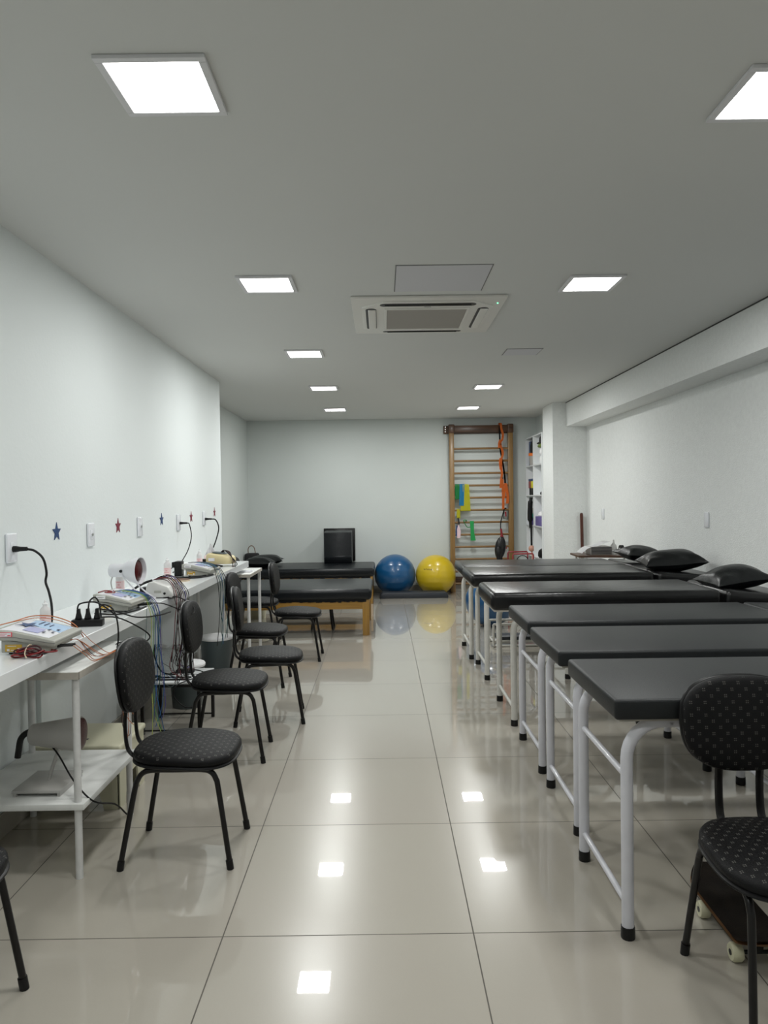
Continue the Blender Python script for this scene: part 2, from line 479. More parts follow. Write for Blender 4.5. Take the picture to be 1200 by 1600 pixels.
# cassette air conditioner
t = thing('air_conditioner', 'white four-way ceiling cassette air conditioner', 'air conditioner', (.292, 4.80, H))
A = .462
rr_ = MB(); rr_.box(-A, A, -A, A, -.016, -.0005, bev=.006, seg=2); obj('housing', rr_, M['ac'], t)
pol = [(-.40, -.27), (-.27, -.40), (.27, -.40), (.40, -.27), (.40, .27), (.27, .40), (-.27, .40), (-.40, .27)]
inn = MB(); inn.prism(pol, -.026, -.014, bev=.003); obj('inner_panel', inn, M['ac'], t)
g = MB(); g.box(-.245, .245, -.255, .255, -.030, -.025, bev=.004); gr = obj('intake_grille', g, M['ac_grille'], t, smooth=False)
g = MB(); e = .012
g.box(-.262, .262, -.272, -.255, -.034, -.024, bev=.003); g.box(-.262, .262, .255, .272, -.034, -.024, bev=.003)
g.box(-.262, -.245, -.255, .255, -.034, -.024, bev=.003); g.box(.245, .262, -.255, .255, -.034, -.024, bev=.003)
obj('grille_frame', g, M['ac'], t, smooth=False)
def slot(cx, cy, lx, ly):
    n = 12; P = []
    r = min(lx, ly)
    if lx > ly:
        for k in range(n + 1): a = -PI / 2 + PI * k / n; P.append((cx + lx - r + r * math.cos(a), cy + r * math.sin(a)))
        for k in range(n + 1): a = PI / 2 + PI * k / n; P.append((cx - lx + r + r * math.cos(a), cy + r * math.sin(a)))
    else:
        for k in range(n + 1): a = PI * k / n; P.append((cx + r * math.cos(a), cy + ly - r + r * math.sin(a)))
        for k in range(n + 1): a = PI + PI * k / n; P.append((cx + r * math.cos(a), cy - ly + r + r * math.sin(a)))
    s = MB(); s.prism(P, -.0272, -.012); return s
for i, (cx, cy, lx, ly) in enumerate([(0, -.345, .29, .033), (0, .355, .27, .016), (-.345, 0, .033, .27), (.345, 0, .033, .27)]):
    o_ = obj('air_slot', slot(cx, cy, lx, ly), M['black'], t, smooth=False)
    v = MB()
    if lx > ly: v.box(cx - lx + .03, cx + lx - .03, cy - .004, cy + .014 if cy > 0 else cy + .004, -.031, -.024, bev=.002)
    else: v.box(cx - .018, cx + .030, cy - ly + .025, cy + ly - .025, -.036, -.024, bev=.010, seg=3)
    obj('louvre', v, M['ac'] if lx < ly else M['black'], t)
l = MB(); l.sphere((.42, -.33, -.017), .005, 10); obj('status_light', l, M['led'], t)
l = MB(); l.box(-.02, .02, -.300, -.294, -.0275, -.025); obj('badge', l, M['gap2'], t)

# ------------------------------------------------------------ chairs
def rounded_outline(hx0, hx1, hy0, hy1, n=48, e=2.8):
    """super-ellipse whose rear half-width is hy0 and front half-width is hy1"""
    P = []
    for k in range(n):
        a = 2 * PI * k / n
        c, s_ = math.cos(a), math.sin(a)
        x = math.copysign(abs(c) ** (2 / e), c); y = math.copysign(abs(s_) ** (2 / e), s_)
        hw = hy0 + (hy1 - hy0) * (x + 1) / 2
        P.append(((hx0 + hx1) / 2 + x * (hx1 - hx0) / 2, y * hw))
    return P
def pad(mb, outline, z0, z1, crown, to3):
    """upholstered pad from an outline; to3 maps (u, v, w) to xyz"""
    n = len(outline)
    cx = sum(p[0] for p in outline) / n; cy = sum(p[1] for p in outline) / n
    rings = []
    lay = [(.93, z0), (.985, z0 + .003), (1.0, z0 + (z1 - z0) * .35), (.995, z0 + (z1 - z0) * .6), (.965, z0 + (z1 - z0) * .85), (.90, z1), (.7, z1 + crown * .55), (.4, z1 + crown * .9), (.12, z1 + crown)]
    for sc, z in lay:
        rings.append([mb.bm.verts.new(to3(cx + (p[0] - cx) * sc, cy + (p[1] - cy) * sc, z)) for p in outline])
    for a, b_ in zip(rings, rings[1:]):
        for k in range(n): mb.bm.faces.new((a[k], a[(k + 1) % n], b_[(k + 1) % n], b_[k]))
    mb.bm.faces.new(rings[0][::-1]); mb.bm.faces.new(rings[-1])

def make_chair(label, group=None):
    """faces +x, origin on the floor under the seat"""
    t = thing('padded_chair', label, 'chair', (0, 0, 0), 0, group)
    ot = rounded_outline(-.190, .215, .182, .208)
    s_ = MB(); pad(s_, ot, .398, .432, .014, lambda u, v, w_: Vector((u, v, w_ - .012 * max(0, u) / .2)))
    seat = obj('seat', s_, M['seat_fab'], t)
    e_ = MB(); pad(e_, [(p[0] * 1.012, p[1] * 1.012) for p in ot], .383, .400, 0, lambda u, v, w_: Vector((u, v, w_ - .010 * max(0, u) / .2)))
    obj('seat_shell', e_, M['black'], t)
    # backrest: oval pad in the y-z plane at the rear, leaning back slightly
    lean = .10
    bo = rounded_outline(-.139, .139, .178, .190, e=2.6)
    bx = -.203
    def b3(u, v, w_): return Vector((bx + w_ - u * lean + .35 * v * v - .006, v, .705 + u))
    bp = MB(); pad(bp, bo, 0, .030, .010, b3); bk = obj('backrest', bp, M['back_fab'], t)
    bs = MB(); pad(bs, [(p[0] * 1.01, p[1] * 1.01) for p in bo], -.014, .004, 0, b3); obj('back_shell', bs, M['black'], t)
    for sy in (-1, 1):
        # front leg
        lf = MB(); lf.tube([(.0, sy * .150, .372), (.10, sy * .150, .372), (.137, sy * .151, .362), (.155, sy * .152, .335), (.165, sy * .154, .29), (.208, sy * .172, .012)], .0105, 10)
        a = obj('leg', lf, M['tube_black'], t)
        c_ = MB(); c_.tube([(.2035, sy * .1705, .035), (.2085, sy * .1722, 0.0)], .0135, 10, smooth=False); obj('foot_cap', c_, M['black'], a)
        lr = MB(); lr.tube([(.0, sy * .150, .372), (-.085, sy * .150, .372), (-.122, sy * .151, .362), (-.142, sy * .152, .335), (-.155, sy * .154, .29), (-.208, sy * .172, .012)], .0105, 10)
        a = obj('leg', lr, M['tube_black'], t)
        c_ = MB(); c_.tube([(-.2035, sy * .1705, .035), (-.2085, sy * .1722, 0.0)], .0135, 10, smooth=False); obj('foot_cap', c_, M['black'], a)
        bsup = MB(); bsup.tube([(-.02, sy * .062, .378), (-.15, sy * .062, .380), (-.180, sy * .062, .393), (-.210, sy * .062, .430), (-.218, sy * .062, .52), (-.212, sy * .062, .60), (-.220, sy * .062, .70)], .0125, 10, flat=.55)
        obj('back_support', bsup, M['tube_black'], t)
    for bx_ in (-.11, .08):
        br = MB(); br.box(bx_, bx_ + .02, -.15, .15, .366, .382, bev=.003); obj('seat_bracket', br, M['tube_black'], t)
    return t

GL = 'black padded chairs along the left counter'
ch = make_chair('black padded chair beside the white shelf table, nearest complete chair of the left row', GL)
ch.location = (-.800, 2.943, 0)
dup(ch, (-1.252, 1.925, 0), 0, 'black padded chair cut off by the left edge of the photo', GL)
dup(ch, (-.862, 4.06, 0), math.radians(2), 'dotted black padded chair standing by the low white-topped table, second of the left row', GL)
dup(ch, (-.735, 4.715, 0), math.radians(7), 'shiny-seated black padded chair in front of the grey bins, third of the left row', GL)
dup(ch, (-.955, 5.64, 0), math.radians(-2), 'black padded chair before the white end table, fourth of the left row', GL)
dup(ch, (-.765, 6.505, 0), 0, 'black padded chair facing the near wooden bench, farthest right of the left row', GL)
dup(ch, (-1.245, 7.22, 0), math.radians(0), 'black padded chair tucked behind the white end table by the wooden bench', GL)
dup(ch, (1.07, 2.005, 0), -PI / 2, 'black padded chair at lower right in front of the nearest treatment table', 'black padded chair in the right corner')
# small black stool behind the near bench
t = thing('stool', 'small round black stool showing below the near wooden bench', 'stool', (-.66, 8.02, 0))
s_ = MB(); s_.lathe([(0, .215), (.10, .222), (.16, .24), (.19, .27), (.19, .30), (.15, .315), (0, .32)], 28); obj('seat', s_, M['leather'], t)
for k in range(4):
    a = PI / 4 + k * PI / 2
    l = MB(); l.tube([(.12 * math.cos(a), .12 * math.sin(a), .24), (.14 * math.cos(a), .14 * math.sin(a), .1), (.16 * math.cos(a), .16 * math.sin(a), 0)], .013, 8); obj('leg', l, M['tube_black'], t)

# ------------------------------------------------------------ treatment tables on the right
def treat_table(label, x0, y0, y1, z0, z1, ly0, ly1, lx0, lx1, xs, mv, mt, bev, head_drop, rails=True):
    cy = (y0 + y1) / 2
    t = thing('treatment_table', label, 'treatment table', (1.6, cy, 0), 0, 'black treatment tables with white legs')
    def W(mb, n, m, p=t, **k): return obj(n, mb, m, p, world=True, **k)
    c_ = MB(); c_.box(x0, xs, y0, y1, z0, z1, bev=bev, seg=4)
    if bev > .02: # puffed upholstery: crown the top a little
        for v in c_.bm.verts:
            if v.co.z > (z0 + z1) / 2: v.co.z += 0
    W(c_, 'cushion', mv)
    h_ = MB(); h_.box(xs + .02, 2.575, y0, y1, z0, z1, bev=bev, seg=4)
    h_.rot(Matrix.Rotation(math.radians(head_drop), 3, 'Y'), (xs + .02, cy, z0))
    W(h_, 'head_cushion', mv)
    zt = z0 - .022
    bd = MB(); bd.box(x0 + .02, xs - .01, y0 + .02, y1 - .02, z0 - .008, z0 + .012); W(bd, 'base_board', M['ply'], smooth=False)
    R = .0195
    for ly in (ly0, ly1):
        rl = MB(); rl.tube([(lx0 + .13, ly, zt), (lx1 - .13, ly, zt)], R, 12, smooth=False); W(rl, 'side_rail', mt)
        for lx, d in ((lx0, 1), (lx1, -1)):
            P = []
            rad = .115
            for k in range(9):
                a = PI / 2 * k / 8
                P.append((lx + d * (rad - rad * math.sin(a)), ly, zt - rad + rad * math.cos(a)))
            P = [(lx + d * .14, ly, zt)] + P + [(lx, ly, .02)]
            lg = MB(); lg.tube(P, R, 12, smooth=False); L = W(lg, 'leg', mt)
            fc = MB(); fc.lathe([(.0, 0), (.0215, 0), (.0225, .004), (.0215, .038), (0, .038)], 14, (lx, ly, 0)); W(fc, 'foot_cap', M['black'], L)
    for lx in (lx0, lx1):
        for z in ((.51, .105) if rails else (.105,)):
            cr = MB(); cr.tube([(lx, ly0, z), (lx, ly1, z)], .0105, 10, smooth=False); W(cr, 'cross_rail', mt)
    sp = MB(); sp.box(xs + .05, 2.5, cy - .012, cy + .012, z0 - .06, z0 - .035, bev=.002); sp.box(xs - .2, xs + .08, cy - .012, cy + .012, z0 - .06, z0 - .035)
    W(sp, 'head_support', mt)
    return t
TB = [
 ('nearest matte black treatment table behind the lower right chair', .70, 2.235, 2.815, .705, .770, 2.30, 2.80, .755, 1.85, 2.06, M['vinyl'], M['tube_white'], .012, 1),
 ('matte black treatment table second nearest the camera', .70, 2.955, 3.535, .705, .768, 3.015, 3.515, .790, 1.70, 2.06, M['vinyl'], M['tube_white'], .012, 1),
 ('dark grey treatment table third nearest, with a seamed front edge', .712, 3.64, 4.215, .705, .775, 3.70, 4.215, .790, 1.62, 2.03, M['vinyl'], M['tube_white'], .016, 2),
 ('thick shiny black treatment table carrying the right-hand pillow', .645, 4.41, 5.035, .710, .818, 4.475, 5.03, .787, 1.55, 2.03, M['leather'], M['tube_cream'], .032, 6),
 ('shiny black treatment table under the middle pillow, second farthest', .665, 5.56, 6.225, .715, .812, 5.62, 6.155, .785, 1.40, 2.05, M['leather'], M['tube_cream'], .032, 4),
 ('farthest shiny black treatment table under the left pillow', .675, 6.29, 6.985, .715, .805, 6.36, 6.94, .755, 1.45, 2.09, M['leather'], M['tube_cream'], .032, 4),
]
for i, a in enumerate(TB): treat_table(*a, rails=(i < 3))

# pillows
def make_pillow(label, loc, a, b_, h, rz, tilt=(0, 0), seed=1, group='black vinyl pillows', cat='pillow', m=None):
    rnd = random.Random(seed)
    ph = [rnd.uniform(0, 6) for _ in range(6)]
    mb = MB(); N = 28
    for side in (1, -1):
        def fn(i, j, side=side):
            u, v = i * 2 - 1, j * 2 - 1
            pinch_x = 1 - .10 * (1 - v * v); pinch_y = 1 - .12 * (1 - u * u)
            x = u * a * (.86 + .16 * abs(v) ** 5); y = v * b_ * (.84 + .18 * abs(u) ** 5)
            th = (max(0, 1 - abs(u) ** 2.6) * max(0, 1 - abs(v) ** 2.2)) ** .6
            wr = .10 * math.sin(7 * u + ph[0] + 3 * v) * th * (1 - th) * 3 + .08 * math.sin(9 * v + ph[1] + 4 * u) * th * (1 - th) * 3
            z = side * h / 2 * (th + wr * (abs(u * v) + .3))
            if side < 0: z *= .75
            return Vector((x, y, z + .02 * h * math.sin(3 * u + ph[2])))
        mb.grid(fn, N, N)
    bmesh.ops.remove_doubles(mb.bm, verts=mb.bm.verts, dist=.0008)
    mb.rot(Matrix.Rotation(tilt[0], 3, 'X')); mb.rot(Matrix.Rotation(tilt[1], 3, 'Y')); mb.rot(Matrix.Rotation(rz, 3, 'Z'))
    zmin = min(v.co.z for v in mb.bm.verts)
    mb.move((0, 0, -zmin))
    o = obj('pillow', mb, m or M['pillow']); o.location = loc
    return tag(o, label, cat, group)
make_pillow('black pillow lying at the head of the farthest treatment table', (2.30, 6.55, .790), .22, .17, .17, .15, (.05, .13), 3)
make_pillow('middle black pillow leaning over the head of the second farthest treatment table', (2.255, 5.78, .787), .245, .18, .20, -.1, (.06, -.07), 5)
make_pillow('black pillow nearest the camera, on the thick shiny treatment table', (2.235, 4.70, .782), .20, .19, .175, .05, (.02, -.10), 8)

# ------------------------------------------------------------ benches at the back
def bench(label, x0, x1, y0, y1):
    cx, cy = (x0 + x1) / 2, (y0 + y1) / 2
    t = thing('mat_bench', label, 'bench', (cx, cy, 0), 0, 'low wooden mat benches')
    W = lambda mb, n, m, **k: obj(n, mb, m, t, world=True, **k)
    c_ = MB(); c_.box(x0, x1, y0, y1, .365, .478, bev=.036, seg=4); W(c_, 'mattress', M['leather_n'])
    q = MB()
    for k in range(60): # ragged lower hem of the cover
        xx = x0 + .06 + k * (x1 - x0 - .12) / 60
        q.box(xx, xx + (x1 - x0) / 60 + .003, y0 + .022, y0 + .026, .352 - random.uniform(0, .012), .385)
    W(q, 'cover_hem', M['leather_n'], smooth=False)
    for ya_ in (y0 + .030, y1 - .055):
        a = MB(); a.box(x0 + .07, x1 - .07, ya_, ya_ + .025, .27, .368, bev=.003); W(a, 'apron', M['wood'])
    for xa_ in (x0 + .03, x1 - .055):
        a = MB(); a.box(xa_, xa_ + .025, y0 + .09, y1 - .09, .27, .368, bev=.003); W(a, 'end_apron', M['wood'])
    for lx in (x0 + .025, x1 - .095):
        for ly in (y0 + .025, y1 - .095):
            l = MB(); l.box(lx, lx + .07, ly, ly + .07, 0, .368, bev=.004); W(l, 'leg', M['woodz'])
bench('low wooden bench with dark padded top, nearer of the two at the back', -1.93, -.12, 7.50, 8.57)
bench('low wooden bench with black padded top against the back wall, behind the other', -1.96, -.115, 9.78, 10.83)
# wedge cushion
wd = MB(); wd.prism([(10.62, .478), (10.985, .478), (10.985, .935), (10.74, .935), (10.62, .915), (10.625, .575), (10.60, .565)], -.845, -.445, 'x', bev=.008)
single('wedge_cushion', wd, M['leather_n'], 'black foam wedge cushion standing against the back wall on the bench', 'cushion')
wd = MB(); wd.box(-.875, -.41, 10.988, 11.026, .478, .965, bev=.006)
single('backboard_pad', wd, M['leather'], 'flat black padded board behind the wedge cushion', 'cushion')
make_pillow('black pillow with pointed corner at the left end of the back bench', (-1.66, 10.45, .479), .26, .22, .17, .1, (.0, .0), 11, 'black pillows on the back bench')
make_pillow('second black pillow on the back bench, in front of the pointed one', (-1.68, 10.02, .479), .22, .15, .17, -.1, (.0, .0), 13, 'black pillows on the back bench')
hb = thing('handbag', 'black bag with an arched brown handle on the back bench beside the recess wall', 'bag', (-1.88, 10.62, .479))
q = MB(); q.box(-.10, .10, -.07, .07, 0, .16, bev=.03, seg=3); obj('bag_body', q, M['dgrey'], hb)
q = MB(); q.tube([(-.05, 0, .14), (-.055, 0, .22), (-.02, 0, .265), (.025, 0, .25), (.045, 0, .18), (.045, 0, .14)], .012, 8, flat=.5); obj('bag_handle', q, M['brown'], hb)

# exercise balls
def ball(label, cx, cy, r, m, ridges=7):
    mb = MB(); prof = []
    n = 60
    for k in range(n + 1):
        a = -PI / 2 + PI * k / n
        rr = r * (1 + .0035 * math.cos(a * 22) * (1 if abs(a) > .15 else .4))
        z = r * math.sin(a)
        if z < -r * .97: z = -r * .97
        prof.append((max(rr * math.cos(a), 0), z + r * .97))
    mb.lathe(prof, 48)
    mb.rot(Matrix.Rotation(.0, 3, 'X'))
    o = obj('exercise_ball', mb, m); o.location = (cx, cy, 0)
    return tag(o, label, 'exercise ball', 'inflated exercise balls')
ball('large shiny blue exercise ball by the back wall beside the yellow one', .172, 10.71, .298, M['ball_b'])
yb = ball('shiny yellow exercise ball by the back wall next to the wall bars', .763, 10.71, .290, M['ball_y'])
tx = text_mesh('arktus', .04)
cR = .290
vs = Vector((-.14, -.245, .105)); vs.normalize()
for v in tx.bm.verts:
    p = Vector((v.co.x * 1.2 - .125, 0, v.co.y * 1.0 + .105)); r2 = cR * cR - p.x ** 2 - p.z ** 2
    p.y = -math.sqrt(max(r2, 0)) * 1.004 - v.co.z
    v.co = Vector((p.x, p.y, p.z + cR * .97))
obj('printed_logo', tx, M['logo'], yb, smooth=False)
ball('blue exercise ball on the floor behind the treatment tables', 1.165, 8.05, .27, M['ball_b'])
sl = MB(); sl.prism([(-.045, 0), (.905, 0), (.905, .045), (.87, .082), (-.01, .082), (-.045, .045)], 10.28, 10.50, 'y', bev=.006)
single('balance_step', sl, M['slab'], 'dark grey foam step lying on the floor in front of the two big balls', 'step')

# ------------------------------------------------------------ wall bars
t = thing('wall_bars', 'wooden wall bars ladder fixed to the back wall', 'wall bars', (1.47, 10.95, 0))
W = lambda mb, n, m, p=t, **k: obj(n, mb, m, p, world=True, **k)
for x in (1.0, 1.868):
    s_ = MB(); s_.box(x, x + .07, 10.89, 10.985, 0, 2.42, bev=.006); W(s_, 'upright', M['wood_barz'])
    c_ = MB(); c_.box(x - .008, x + .078, 10.875, 10.985, 2.345, 2.475, bev=.012); W(c_, 'top_bracket', M['wood_dark'])
tb = MB(); tb.box(.925, 1.955, 10.985, 11.028, 2.345, 2.465, bev=.004); tb.box(1.07, 1.868, 10.90, 10.93, 2.355, 2.46, bev=.008); W(tb, 'top_board', M['wood_dark'])
for k in range(12):
    z = 2.117 - .1812 * k
    r_ = MB(); r_.tube([(1.03, 10.925, z), (1.90, 10.925, z)], .0165, 10, smooth=False); W(r_, 'rung', M['wood_bar'])
pl = MB()
for k in range(3): pl.tube([(.95, 10.982, 2.375 + k * .035), (.95, 10.986, 2.375 + k * .035)], .007, 8, smooth=False)
W(pl, 'screw', M['steel'])
bb = MB(); bb.box(1.07, 1.868, 10.985, 11.02, .10, .22, bev=.004); W(bb, 'bottom_board', M['wood_dark'])

def ribbon(name, pts, wid, m, label, cat, group=None, th=.0018, taper=None):
    """a band hanging: pts path, width along x"""
    mb = MB(); P = [Vector(p) for p in pts]; rows = []
    Q = []
    for i in range(len(P) - 1):
        a = P[i - 1] if i else P[i]; b2 = P[i]; c2 = P[i + 1]; d = P[min(i + 2, len(P) - 1)]
        for j in range(5):
            u = j / 5
            Q.append(.5 * ((2 * b2) + (c2 - a) * u + (2 * a - 5 * b2 + 4 * c2 - d) * u * u + (3 * b2 - a - 3 * c2 + d) * u ** 3))
    Q.append(P[-1])
    n = len(Q)
    for i, p in enumerate(Q):
        f = i / (n - 1)
        w_ = wid if taper is None else wid * (taper[0] + (taper[1] - taper[0]) * f)
        rows.append([mb.bm.verts.new(p + Vector((w_ * k / 4 - w_ / 2, .004 * math.sin(k * 2.1 + f * 5), 0))) for k in range(5)])
    for a, b2 in zip(rows, rows[1:]):
        for k in range(4): mb.bm.faces.new((a[k], a[k + 1], b2[k + 1], b2[k]))
    geom = bmesh.ops.solidify(mb.bm, geom=mb.bm.faces[:], thickness=th)
    return single(name, mb, m, label, cat, group)
def over(x, z, lf, lb, dx=0):
    """path of a band draped over the rung at height z"""
    y = 10.925
    return [(x + dx, y - .024, z - lf), (x + dx * .5, y - .022, z - lf / 2), (x, y - .020, z - .01), (x, y - .012, z + .017), (x, y + .005, z + .021), (x, y + .018, z + .008), (x, y + .022, z - lb)]
z4 = 2.117 - .1812 * 3
ribbon('resistance_band', over(1.115, z4, .20, .14), .075, M['b_green'], 'green resistance band draped over a rung at the left upright', 'resistance band', 'coloured resistance bands on the wall bars')
ribbon('resistance_band', [(p[0], p[1] - .008, p[2]) for p in over(1.18, z4 + .003, .30, .12, -.01)], .07, M['b_blue'], 'blue resistance band draped over a rung beside the green one', 'resistance band', 'coloured resistance bands on the wall bars')
ribbon('resistance_band', [(p[0], p[1] - .004, p[2]) for p in over(1.225, z4, .37, .10, .005)], .115, M['b_yellow'], 'long yellow resistance band hanging behind the blue one', 'resistance band', 'coloured resistance bands on the wall bars', taper=(1.3, .5))
z6 = 2.117 - .1812 * 5
ribbon('resistance_band', over(1.125, z6, .12, .08), .05, M['b_yellow'], 'short end of yellow band hanging just under the long yellow band', 'resistance band', 'coloured resistance bands on the wall bars')
z7 = 2.117 - .1812 * 6
q = thing('resistance_band', 'pink and blue strap hanging on the left of the wall bars', 'resistance band', (1.12, 10.90, 1.03), 0, 'coloured resistance bands on the wall bars')
a = MB(); a.prism([(1.10, .80), (1.145, .80), (1.155, .90), (1.12, 1.02), (1.10, .93)], 10.888, 10.894, 'y'); obj('pink_strap', a, M['pink'], q, world=True)
a = MB(); a.prism([(1.08, .83), (1.10, .83), (1.115, .98), (1.09, .99)], 10.894, 10.90, 'y'); obj('blue_strap', a, M['star_b'], q, world=True)
a = MB(); a.tube([(1.125, 10.89, 1.0), (1.13, 10.89, 1.03), (1.115, 10.90, 1.10)], .010, 8); obj('knot', a, M['dgrey'], q, world=True)
q = thing('resistance_band', 'green resistance band knotted around a rung in the middle of the wall bars', 'resistance band', (1.33, 10.9, z7), 0, 'coloured resistance bands on the wall bars')
a = MB(); a.prism([(1.29, z7 + .02), (1.35, z7 + .02), (1.35, z7 - .14), (1.375, z7 - .27), (1.30, z7 - .27), (1.30, z7 - .12)], 10.895, 10.903, 'y'); obj('hanging_end', a, M['b_green'], q, world=True)
a = MB(); a.tube([(1.30, 10.90, z7 - .07), (1.25, 10.895, z7 - .07), (1.215, 10.90, z7 - .01), (1.20, 10.90, z7 + .03), (1.235, 10.90, z7 + .035), (1.24, 10.925, z7 + .02)], .014, 8, flat=.4); obj('knotted_loop', a, M['b_green'], q, world=True)
# orange looped strap
q = thing('stretching_strap', 'orange and black looped stretching strap hanging from the top of the wall bars', 'strap', (1.76, 10.88, 2.49))
def strip_mesh(mb, pts, wid, th=.003):
    """webbing seen flat-on, following pts with its width along x"""
    P = [Vector(p) for p in pts]; Q = []
    for i in range(len(P) - 1):
        a = P[i - 1] if i else P[i]; b2 = P[i]; c2 = P[i + 1]; d = P[min(i + 2, len(P) - 1)]
        for j in range(5):
            u = j / 5
            Q.append(.5 * ((2 * b2) + (c2 - a) * u + (2 * a - 5 * b2 + 4 * c2 - d) * u * u + (3 * b2 - a - 3 * c2 + d) * u ** 3))
    Q.append(P[-1]); b3 = bmesh.new(); prev = None
    for p in Q:
        r = [b3.verts.new(p + Vector((wid * (k / 2 - .5), 0, 0))) for k in range(3)]
        if prev:
            for k in range(2): b3.faces.new((prev[k], prev[k + 1], r[k + 1], r[k]))
        prev = r
    bmesh.ops.solidify(b3, geom=b3.faces[:], thickness=th)
    mb._merge(b3)
a = MB()
strip_mesh(a, [(1.752, 10.99, 2.47), (1.755, 10.93, 2.492), (1.758, 10.872, 2.47), (1.765, 10.868, 2.40), (1.785, 10.866, 2.32), (1.775, 10.866, 2.24), (1.75, 10.868, 2.20), (1.755, 10.868, 2.14), (1.775, 10.866, 2.08), (1.78, 10.866, 2.02), (1.765, 10.868, 1.97), (1.755, 10.866, 1.90), (1.76, 10.866, 1.80), (1.768, 10.868, 1.74), (1.755, 10.866, 1.66), (1.745, 10.866, 1.53)], .034)
strip_mesh(a, [(1.745, 10.860, 2.24), (1.728, 10.856, 2.19), (1.725, 10.856, 2.12)], .030)
strip_mesh(a, [(1.745, 10.860, 1.97), (1.735, 10.856, 1.90), (1.745, 10.856, 1.80)], .028)
strip_mesh(a, [(1.775, 10.872, 1.66), (1.778, 10.870, 1.50), (1.782, 10.868, 1.38), (1.78, 10.868, 1.22)], .036)
obj('orange_webbing', a, M['orange'], q, world=True)
a = MB(); strip_mesh(a, [(1.742, 10.885, 2.44), (1.742, 10.882, 2.30), (1.748, 10.88, 2.10), (1.765, 10.88, 2.0), (1.79, 10.88, 1.85), (1.808, 10.88, 1.70), (1.815, 10.88, 1.58)], .024); strip_mesh(a, [(1.77, 10.875, 1.70), (1.775, 10.875, 1.40)], .022)
obj('black_webbing', a, M['cable'], q, world=True)
a = MB(); strip_mesh(a, [(1.815, 10.876, 1.60), (1.812, 10.868, 1.54), (1.800, 10.866, 1.46), (1.80, 10.866, 1.38)], .032); strip_mesh(a, [(1.820, 10.872, 1.60), (1.835, 10.864, 1.50), (1.848, 10.862, 1.40), (1.838, 10.862, 1.30)], .040)
obj('end_loop', a, M['orange'], q, world=True)
# tube trainer with handles
z = 2.117 - .1812 * 5
q = thing('exercise_tube', 'black and red exercise tubing with handles hanging at the right of the wall bars', 'exercise tube', (1.79, 10.88, z))
a = MB(); a.tube([(1.83, 10.92, z + .02), (1.80, 10.89, z + .01), (1.77, 10.885, z - .09), (1.745, 10.885, z - .18), (1.742, 10.885, z - .28), (1.75, 10.885, z - .40)], .008, 8)
a.tube([(1.80, 10.885, z + .01), (1.785, 10.88, z - .13), (1.85, 10.88, z - .145), (1.855, 10.885, z - .02)], .006, 8, smooth=False)
a.tube([(1.75, 10.885, z - .40), (1.70, 10.885, z - .50)], .005, 6); a.tube([(1.76, 10.885, z - .40), (1.825, 10.885, z - .56)], .005, 6)
obj('tubing', a, M['cable'], q, world=True)
a = MB(); a.tube([(1.745, 10.88, z - .28), (1.755, 10.88, z - .36), (1.735, 10.88, z - .42)], .014, 8); a.tube([(1.755, 10.88, z - .36), (1.785, 10.88, z - .44)], .012, 8)
a.tube([(1.70, 10.88, z - .505), (1.775, 10.88, z - .47)], .011, 8, smooth=False); a.tube([(1.755, 10.88, z - .565), (1.83, 10.88, z - .565)], .011, 8, smooth=False)
a.tube([(1.815, 10.88, z - .03), (1.82, 10.88, z - .10)], .012, 8, smooth=False)
obj('handle', a, M['redpaint'], q, world=True, label='dark red grips')
# black saddle-like pad on a post and a red frame beside it
q = thing('exercise_machine', 'black padded upright of an exercise machine in front of the wall bars', 'exercise machine', (1.66, 10.35, 0))
a = MB(); a.sphere((1.645, 10.33, .685), .16, 24, (.48, .30, 1.0)); a.rot(Matrix.Rotation(math.radians(8), 3, 'Y'), (1.645, 10.33, .685)); obj('back_pad', a, M['leather'], q, world=True)
a = MB(); a.sphere((1.61, 10.27, .60), .11, 20, (.30, .25, 1.0)); obj('side_pad', a, M['leather'], q, world=True)
a = MB(); a.tube([(1.66, 10.36, 0.03), (1.66, 10.36, .6)], .02, 10, smooth=False); a.box(1.52, 1.80, 10.30, 10.42, 0, .03, bev=.005); obj('post', a, M['tube_black'], q, world=True)
q = thing('walker', 'red tubular frame with a small wheel beside the shelves', 'walking frame', (1.93, 10.3, 0))
a = MB()
for y in (10.10, 10.50): a.tube([(1.78, y, .01), (1.78, y, .60), (1.79, y, .615), (2.05, y, .615), (2.06, y, .60), (2.06, y, .01)], .010, 8, smooth=False)
a.tube([(1.78, 10.10, .3), (1.78, 10.50, .3)], .009, 8, smooth=False); a.tube([(2.06, 10.10, .3), (2.06, 10.50, .3)], .009, 8, smooth=False)
obj('frame', a, M['redpaint'], q, world=True)
a = MB(); P = [(1.93 + .08 * math.cos(2 * PI * k / 20), 10.2, .505 + .08 * math.sin(2 * PI * k / 20)) for k in range(21)]; a.tube(P, .007, 6, smooth=False); a.tube([(1.93, 10.10, .505), (1.93, 10.50, .505)], .006, 6, smooth=False); obj('wheel', a, M['black'], q, world=True)

